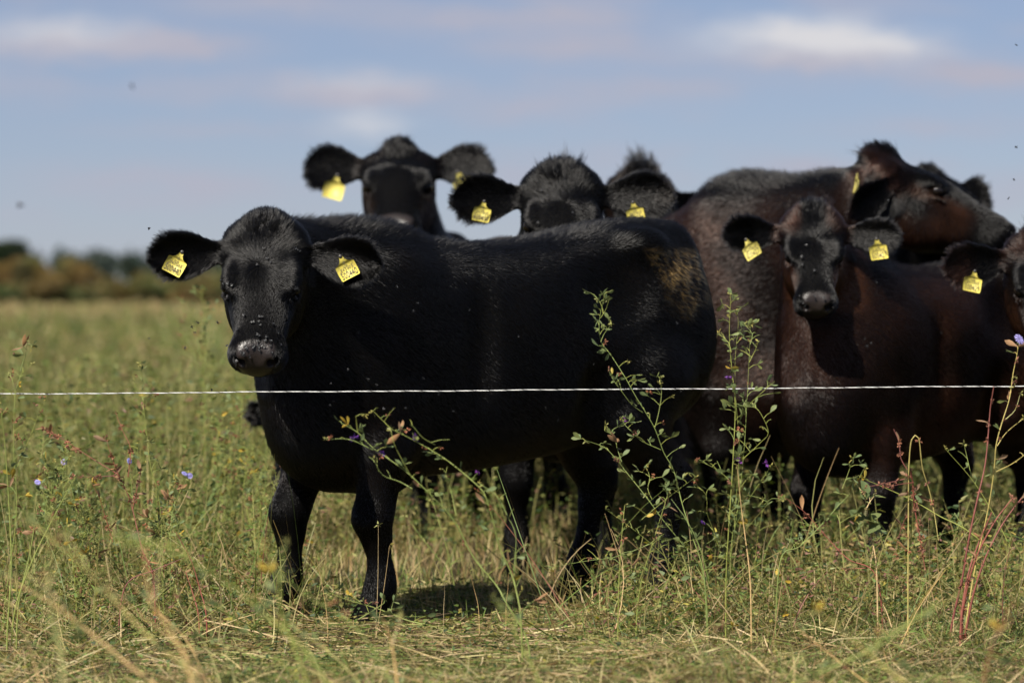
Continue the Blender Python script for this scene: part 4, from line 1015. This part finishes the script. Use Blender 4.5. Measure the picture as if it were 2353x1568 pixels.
plant('lucerne', 'tall blurred lucerne standing in the pasture left of the muzzle', 'lucerne', zd, 11.6, [
    [(462, 668), (470, 740), (466, 830), (470, 960)], [(430, 700), (450, 760), (462, 830)], [(500, 700), (480, 770), (470, 850)], [(405, 745), (440, 800), (462, 860)], [(525, 800), (490, 860), (472, 920)], [(415, 690), (440, 760), (455, 850)]], 80, 1.4, rad=.0030, leafset=None, sprig=1.5, lmax=120)
for k, (cx, cy, Yk) in enumerate([(520, 960, 10.3), (580, 1020, 9.9), (330, 930, 11.0), (640, 1100, 9.7)]):
    rr_ = np.random.default_rng(90 + k)
    st = [[(cx + rr_.uniform(-55, 55), cy + rr_.uniform(-50, 60)), (cx + rr_.uniform(-30, 30), cy + 130), (cx + rr_.uniform(-25, 25), cy + 260)] for _ in range(9)]
    plant('lucerne', ['soft green lucerne behind the wire below the muzzle', "seeding lucerne against the heifer's chest", 'soft green lucerne farther left behind the wire', 'yellowing lucerne against the far front leg'][k], 'lucerne', zd, Yk, st, 95 + k, 1.7, rad=.0018, seeds=.15, yellow=.12 + .15 * (k == 3), lmax=130, sprig=1.2)
# near the camera, out of focus, rising from below the frame
for k, (pts, Yk, m, lab) in enumerate([
    ([(60, 1190), (190, 1300), (330, 1450), (520, 1640)], 5.9, MPALE, 'blurred pale stem slanting through the lower left corner'),
    ([(230, 1235), (420, 1280), (620, 1420), (760, 1600)], 5.7, MST, 'blurred green stem arching towards the far front hoof'),
    ([(610, 1250), (640, 1340), (650, 1420), (720, 1620)], 6.2, MST, 'blurred forked stem before the far front hoof'),
    ([(20, 1330), (140, 1400), (300, 1530), (420, 1640)], 6.3, MSTR, 'blurred straw stem low in the left corner'),
    ([(880, 1420), (900, 1480), (915, 1600)], 6.8, MSTR, 'blurred pale stump of stalk before the near front hoof'),
    ([(1130, 1370), (1180, 1450), (1260, 1620)], 6.6, MST, 'blurred thick green stem under the arching lucerne'),
    ([(2160, 1375), (2020, 1480), (1850, 1560), (1700, 1640)], 6.4, MST, 'blurred green blade slanting across the lower right'),
    ([(2330, 1380), (2280, 1480), (2250, 1640)], 6.0, MDRY, 'blurred brown sprig at the lower right edge'),
    ([(330, 1250), (350, 1380), (420, 1500), (450, 1640)], 5.8, MSTR, 'blurred upright straw left of the far front hoof'),
    ([(120, 1230), (110, 1350), (140, 1500), (150, 1640)], 5.6, MPALE, 'blurred upright stem at the left edge')]):
    plant('grass_stalk', lab, 'stalk', zd, Yk - .5, [pts, [(pts[0][0] + 45, pts[0][1] - 10), (pts[1][0] + 5, pts[1][1] - 15), pts[1]]], 110 + k, .45, mat=m, rad=.0046, lmax=22, group='blurred stalks in front')
_r = np.random.default_rng(140)
for k in range(16):
    x0 = (_r.uniform(-40, 760) if k < 10 else _r.uniform(1250, 2350)); y0 = _r.uniform(1290, 1440); dx = _r.uniform(60, 330) * (1 if _r.random() < .75 else -1)
    plant('grass_stalk', 'blurred pale green stalk low in the foreground', 'stalk', zd, _r.uniform(5.6, 6.9), [[(x0, y0), (x0 + dx * .3, y0 + 70), (x0 + dx * .7, y0 + 160), (x0 + dx, 1640)]], 150 + k, .5,
          mat=[MST, MPALE, MSTR][k % 3], rad=.0026, lmax=14, group='blurred pale stalks low in front')
# ---------------------------------------------------------------- flies
_m = Mat('fly body'); _m.set(Base_Color=(.010, .010, .011), Roughness=.5, Specular_IOR_Level=.25); FLYB = _m.m
_m = Mat('fly wing'); _m.set(Base_Color=(.11, .115, .12), Roughness=.4, Specular_IOR_Level=.3); FLYW = _m.m
def fly_mesh():
    V, F4, mi = [], [], []
    def ell(c, r, nu=8, nv=6):
        o = len(V)
        for j in range(nv + 1):
            t = math.pi * j / nv
            for i in range(nu):
                a = 2 * math.pi * i / nu; V.append((c[0] + r[0] * math.cos(t), c[1] + r[1] * math.sin(t) * math.cos(a), c[2] + r[2] * math.sin(t) * math.sin(a)))
        for j in range(nv):
            for i in range(nu): F4.append((o + j*nu+i, o + (j+1)*nu+i, o + (j+1)*nu+(i+1) % nu, o + j*nu+(i+1) % nu)); mi.append(0)
    ell((0, 0, .0015), (.0018, .0014, .0013)); ell((-.0030, 0, .0013), (.0026, .0015, .0013)); ell((.0024, 0, .0014), (.0010, .0012, .0010))
    for s in (-1, 1):
        o = len(V)
        for x, y in ((.0005, .0006), (-.0025, .0032), (-.0060, .0036), (-.0066, .0020), (-.0040, .0006)): V.append((x, s * y, .0030 + abs(y) * .1))
        F4.append((o, o + 1, o + 2, o + 3)); mi.append(1); F4.append((o, o + 3, o + 4, o + 4)); mi.pop(); F4.pop(); mi.append(1); F4.append((o, o + 2, o + 3, o + 4)); mi[-1] = 1
        for lx in (.0012, 0, -.0012):
            o = len(V)
            for x, y, z in ((lx, .001, .001), (lx * 1.4, .0028, .0016), (lx * 2, .0036, -.0008), (lx * 1.9, .0034, -.0010)): V.append((x, s * y, z))
            F4.append((o, o + 1, o + 2, o + 3)); mi.append(0)
    mi = mi[:len(F4)] + [0] * (len(F4) - len(mi))
    me = mesh_from('fly', V, np.array(F4), False); me.materials.append(FLYB); me.materials.append(FLYW)
    me.polygons.foreach_set('material_index', np.array(mi[:len(me.polygons)], np.int32)); return me
FLY = fly_mesh()
def project(info):
    Rw = np.array(info['Rw']); Vw = info['V'] @ Rw[:3, :3].T + Rw[:3, 3]; Nw = info['N'] @ Rw[:3, :3].T
    z = Vw[:, 2] - CAM_H; den = Vw[:, 1] * CP - z * SP
    return 1176 + FPX * Vw[:, 0] / den, 784 - FPX * (Vw[:, 1] * SP + z * CP) / den, Vw, Nw
def place_fly(p, n, label, group, r, scale=1.0):
    n = Vector(n).normalized(); x = Vector(r.normal(size=3)); x = (x - n * x.dot(n)).normalized(); y = n.cross(x)
    o = link(bpy.data.objects.new('fly', FLY)); o.matrix_world = Matrix.Translation(p) @ Matrix((x, y, n)).transposed().to_4x4() @ Matrix.Scale(scale, 4)
    return tag(o, label, 'fly', group)
def flies_on(info, spots, label, group, seed, lift=.006):
    r = np.random.default_rng(seed); px, py, Vw, Nw = project(info); fr = Nw[:, 1] < .05
    for cx, cy, sx, sy, n in spots:
        for _ in range(n):
            x, y = cx + r.normal() * sx, cy + r.normal() * sy
            d = (px - x) ** 2 + (py - y) ** 2; d[~fr] = 1e9; m = np.where(d < max(d.min() * 1.3, 30))[0]; i = m[np.argmin(Vw[m, 1])]
            place_fly(Vector(Vw[i] + Nw[i] * lift), Nw[i], label, group, r, r.uniform(.85, 1.15))
flies_on(front, [(516, 668, 10, 16, 13), (600, 790, 26, 18, 22), (588, 740, 26, 20, 8), (606, 600, 20, 22, 4), (690, 570, 8, 8, 3), (560, 815, 12, 10, 5)], 'small fly crawling on the face of the nearest heifer', 'flies on the face of the nearest heifer', 1, .004)
flies_on(front, [(683, 672, 8, 14, 9)], "small fly clustered at the nearest heifer's shaded eye", "flies at the nearest heifer's shaded eye", 2, .004)
flies_on(front, [(1000, 800, 200, 130, 10), (1300, 900, 180, 110, 9), (780, 950, 60, 60, 6)], 'small fly sitting on the flank of the nearest heifer', 'flies on the flank of the nearest heifer', 3, .014)
flies_on(calf, [(1860, 600, 30, 40, 5), (1850, 690, 20, 14, 5), (2080, 720, 90, 60, 6)], 'small fly on the brown calf with tag 600427', 'flies on the brown calf', 4, .010)
flies_on(middle, [(1290, 470, 60, 25, 5)], 'small fly on the forehead of the cow with the spiky poll', 'flies on the spiky-polled cow', 5, .010)
_r = np.random.default_rng(6)
for x, y in [(343, 524), (452, 740), (440, 752), (446, 762), (499, 740), (523, 793), (342, 778), (424, 800), (486, 895), (760, 930), (880, 940), (612, 858), (800, 850), (760, 880)]:
    place_fly(P(x, y, 8.45 + _r.uniform(-.1, .2)), _r.normal(size=3), 'small dark fly hovering in the air near the nearest heifer', 'flies in the air near the nearest heifer', _r)
for x, y in [(2335, 105), (2336, 338), (2318, 455), (2328, 412), (2040, 460), (1760, 600), (2000, 790)]:
    place_fly(P(x, y, 9.3 + _r.uniform(-.2, .3)), _r.normal(size=3), 'small dark fly in the air around the brown cattle', 'flies in the air around the brown cattle', _r)
for x, y, lb in [(305, 198, 'blurred fly in the sky above the nearest heifer'), (50, 470, 'blurred fly low in the sky at the left edge')]:
    place_fly(P(x, y, 5.6), _r.normal(size=3), lb, 'blurred flies in the sky', _r, 1.3)

# ---------------------------------------------------------------- hedge shrubs and far trees
def crown_arrays(r, c, rad, n, leaf, cols, wts, lumps=14):
    """leaf faces spread through a lumpy crown"""
    u = r.normal(size=(lumps, 3)); u /= np.linalg.norm(u, axis=1, keepdims=True); u[:, 2] = np.abs(u[:, 2]) * 1.0 - .25
    lc = np.array(c) + u * np.array(rad) * r.uniform(.35, .72, (lumps, 1)); lr = r.uniform(.28, .48, lumps)
    k = r.integers(0, lumps, n); d = r.normal(size=(n, 3)); d /= np.linalg.norm(d, axis=1, keepdims=True)
    p = lc[k] + d * np.array(rad) * (lr[k] * r.uniform(.55, 1.08, n) ** .5)[:, None]
    p[:, 2] = np.maximum(p[:, 2], .05)
    ld = d * .6 + r.normal(size=(n, 3)) * .6; ld /= np.linalg.norm(ld, axis=1, keepdims=True)
    L = r.uniform(.6, 1.3, n) * leaf
    tint_ = palette(lumps, r, cols, wts)
    C = tint_[k] * r.uniform(.7, 1.3, (n, 1))
    V, F, Cc = ribbons(p, ld, L, L * .6, bendv(n, r, .3), 1, C, r, .4, 1.0)
    return V, F, Cc
MBARK = flat_mat('bark', (.05, .04, .03), 0, .9)
def shrub(name, label, cat, px, Y, half_w, h, cols, wts, seed, n=5200, leaf=.16, trunk_h=.06, group=None, thick=.10):
    r = np.random.default_rng(seed); X = (px - 1176) / FPX * Y; root = empty(name, (X, Y, 0)); tag(root, label, cat, group)
    V, F, C = crown_arrays(r, (0, 0, h * (.5 + trunk_h * .4)), (half_w, half_w * .8, h * (.55 - trunk_h * .22)), n, leaf, cols, wts)
    obj_from('crown', mesh_from('crown', V, F, False, {'tone': C}), LEAFY, root)
    parts = []
    for k in range(5):
        a = r.uniform(0, 6.28); s = r.uniform(.25, .6) * half_w
        e = np.array((math.cos(a) * s, math.sin(a) * s, h * r.uniform(.5, .75)))
        v, f = tube(curve_pts([(0, 0, -.1), (e[0] * .25, e[1] * .25, e[2] * .45), tuple(e)], .3), thick, thick * .25); parts.append((v, f, v * 0))
    v, f, _ = merge(parts); obj_from('trunk', mesh_from('trunk', v, f), MBARK, root)
AUT = [(.20, .135, .048), (.16, .12, .045), (.12, .115, .042), (.22, .15, .052), (.09, .10, .040)]
OLV = [(.125, .125, .048), (.09, .108, .042), (.16, .13, .052), (.07, .085, .036)]
DRK = [(.055, .075, .062), (.045, .062, .055), (.065, .080, .060)]  # far wood leaves lifted and blued, distance haze put into their colour
g_ = 'shrubs of the field hedge'
shrub('hedge_shrub', 'largest orange-brown hedge shrub at the left edge of the field', 'shrub', 52, 150, 1.75, 2.75, AUT, [4, 3, 2, 3, 1], 1, group=g_)
shrub('hedge_shrub', 'rounded orange-brown hedge shrub, second from the left edge', 'shrub', 168, 152, 1.45, 2.45, AUT, [4, 3, 2, 3, 1], 2, group=g_)
shrub('hedge_shrub', 'low olive hedge shrub filling the gap under the dark wood', 'shrub', 262, 155, 1.35, 1.55, OLV, [2, 3, 2, 2], 3, 3200, group=g_)
shrub('hedge_shrub', 'small russet hedge shrub below the left ear of the heifer', 'shrub', 335, 151, 1.05, 1.75, AUT, [1, 3, 3, 2, 2], 4, 3200, group=g_)
shrub('hedge_shrub', 'olive green hedge shrub beside the ear tag', 'shrub', 430, 153, 1.7, 1.85, OLV, [2, 3, 3, 2], 5, group=g_)
shrub('hedge_shrub', 'dark green hedge shrub just left of the heifer face', 'shrub', 520, 154, 1.6, 2.0, OLV, [1, 3, 1, 4], 6, group=g_)
shrub('hedge_shrub', 'dim olive undergrowth shrub between the two orange-brown ones', 'shrub', 110, 148, 1.3, 1.3, OLV, [1, 3, 1, 3], 7, 2600, group=g_)
shrub('tree', 'dark green tree behind the hedge at the far left', 'tree', 8, 210, 2.4, 4.3, [(.035, .055, .026), (.028, .045, .024), (.05, .06, .028)], [2, 2, 1], 8, 6000, .22, .5, thick=.2)
for k, px in enumerate((700, 1000, 1300, 1600, 1900, 2250)):
    shrub('hedge_shrub', 'field hedge shrub hidden behind the cattle', 'shrub', px, 152 + k % 3, 2.6, 2.0, OLV, [2, 3, 2, 2], 20 + k, 3500, group='hedge shrubs behind the herd')
for k in range(12):
    shrub('hedge_shrub', 'low olive bush in the undergrowth along the foot of the hedge', 'shrub', -60 + 56 * k, 145 + (k % 3), 1.1 + .2 * (k % 2), 1.0 + .18 * (k % 4), OLV if k % 3 else AUT[1:] , [2, 3, 2, 2], 40 + k, 1800, group='low bushes along the foot of the hedge')
def far_wood():
    r = np.random.default_rng(77); parts = []
    for x in np.arange(-190, 190, 7.0):
        h = r.uniform(10.0, 12.0) + 1.2 * math.sin(x * .05 + 1); y = 800 + r.uniform(-20, 20)
        parts.append(crown_arrays(r, (x, y, h * .5), (r.uniform(4.5, 7), 5, h * .55), 420, 1.5, DRK, [2, 2, 1], 9))
    V, F, C = merge(parts); tag(obj_from('far_wood', mesh_from('far_wood', V, F, False, {'tone': C}), LEAFY), 'dark far-off wood along the horizon behind the hedge', 'wood', kind='stuff')
far_wood()
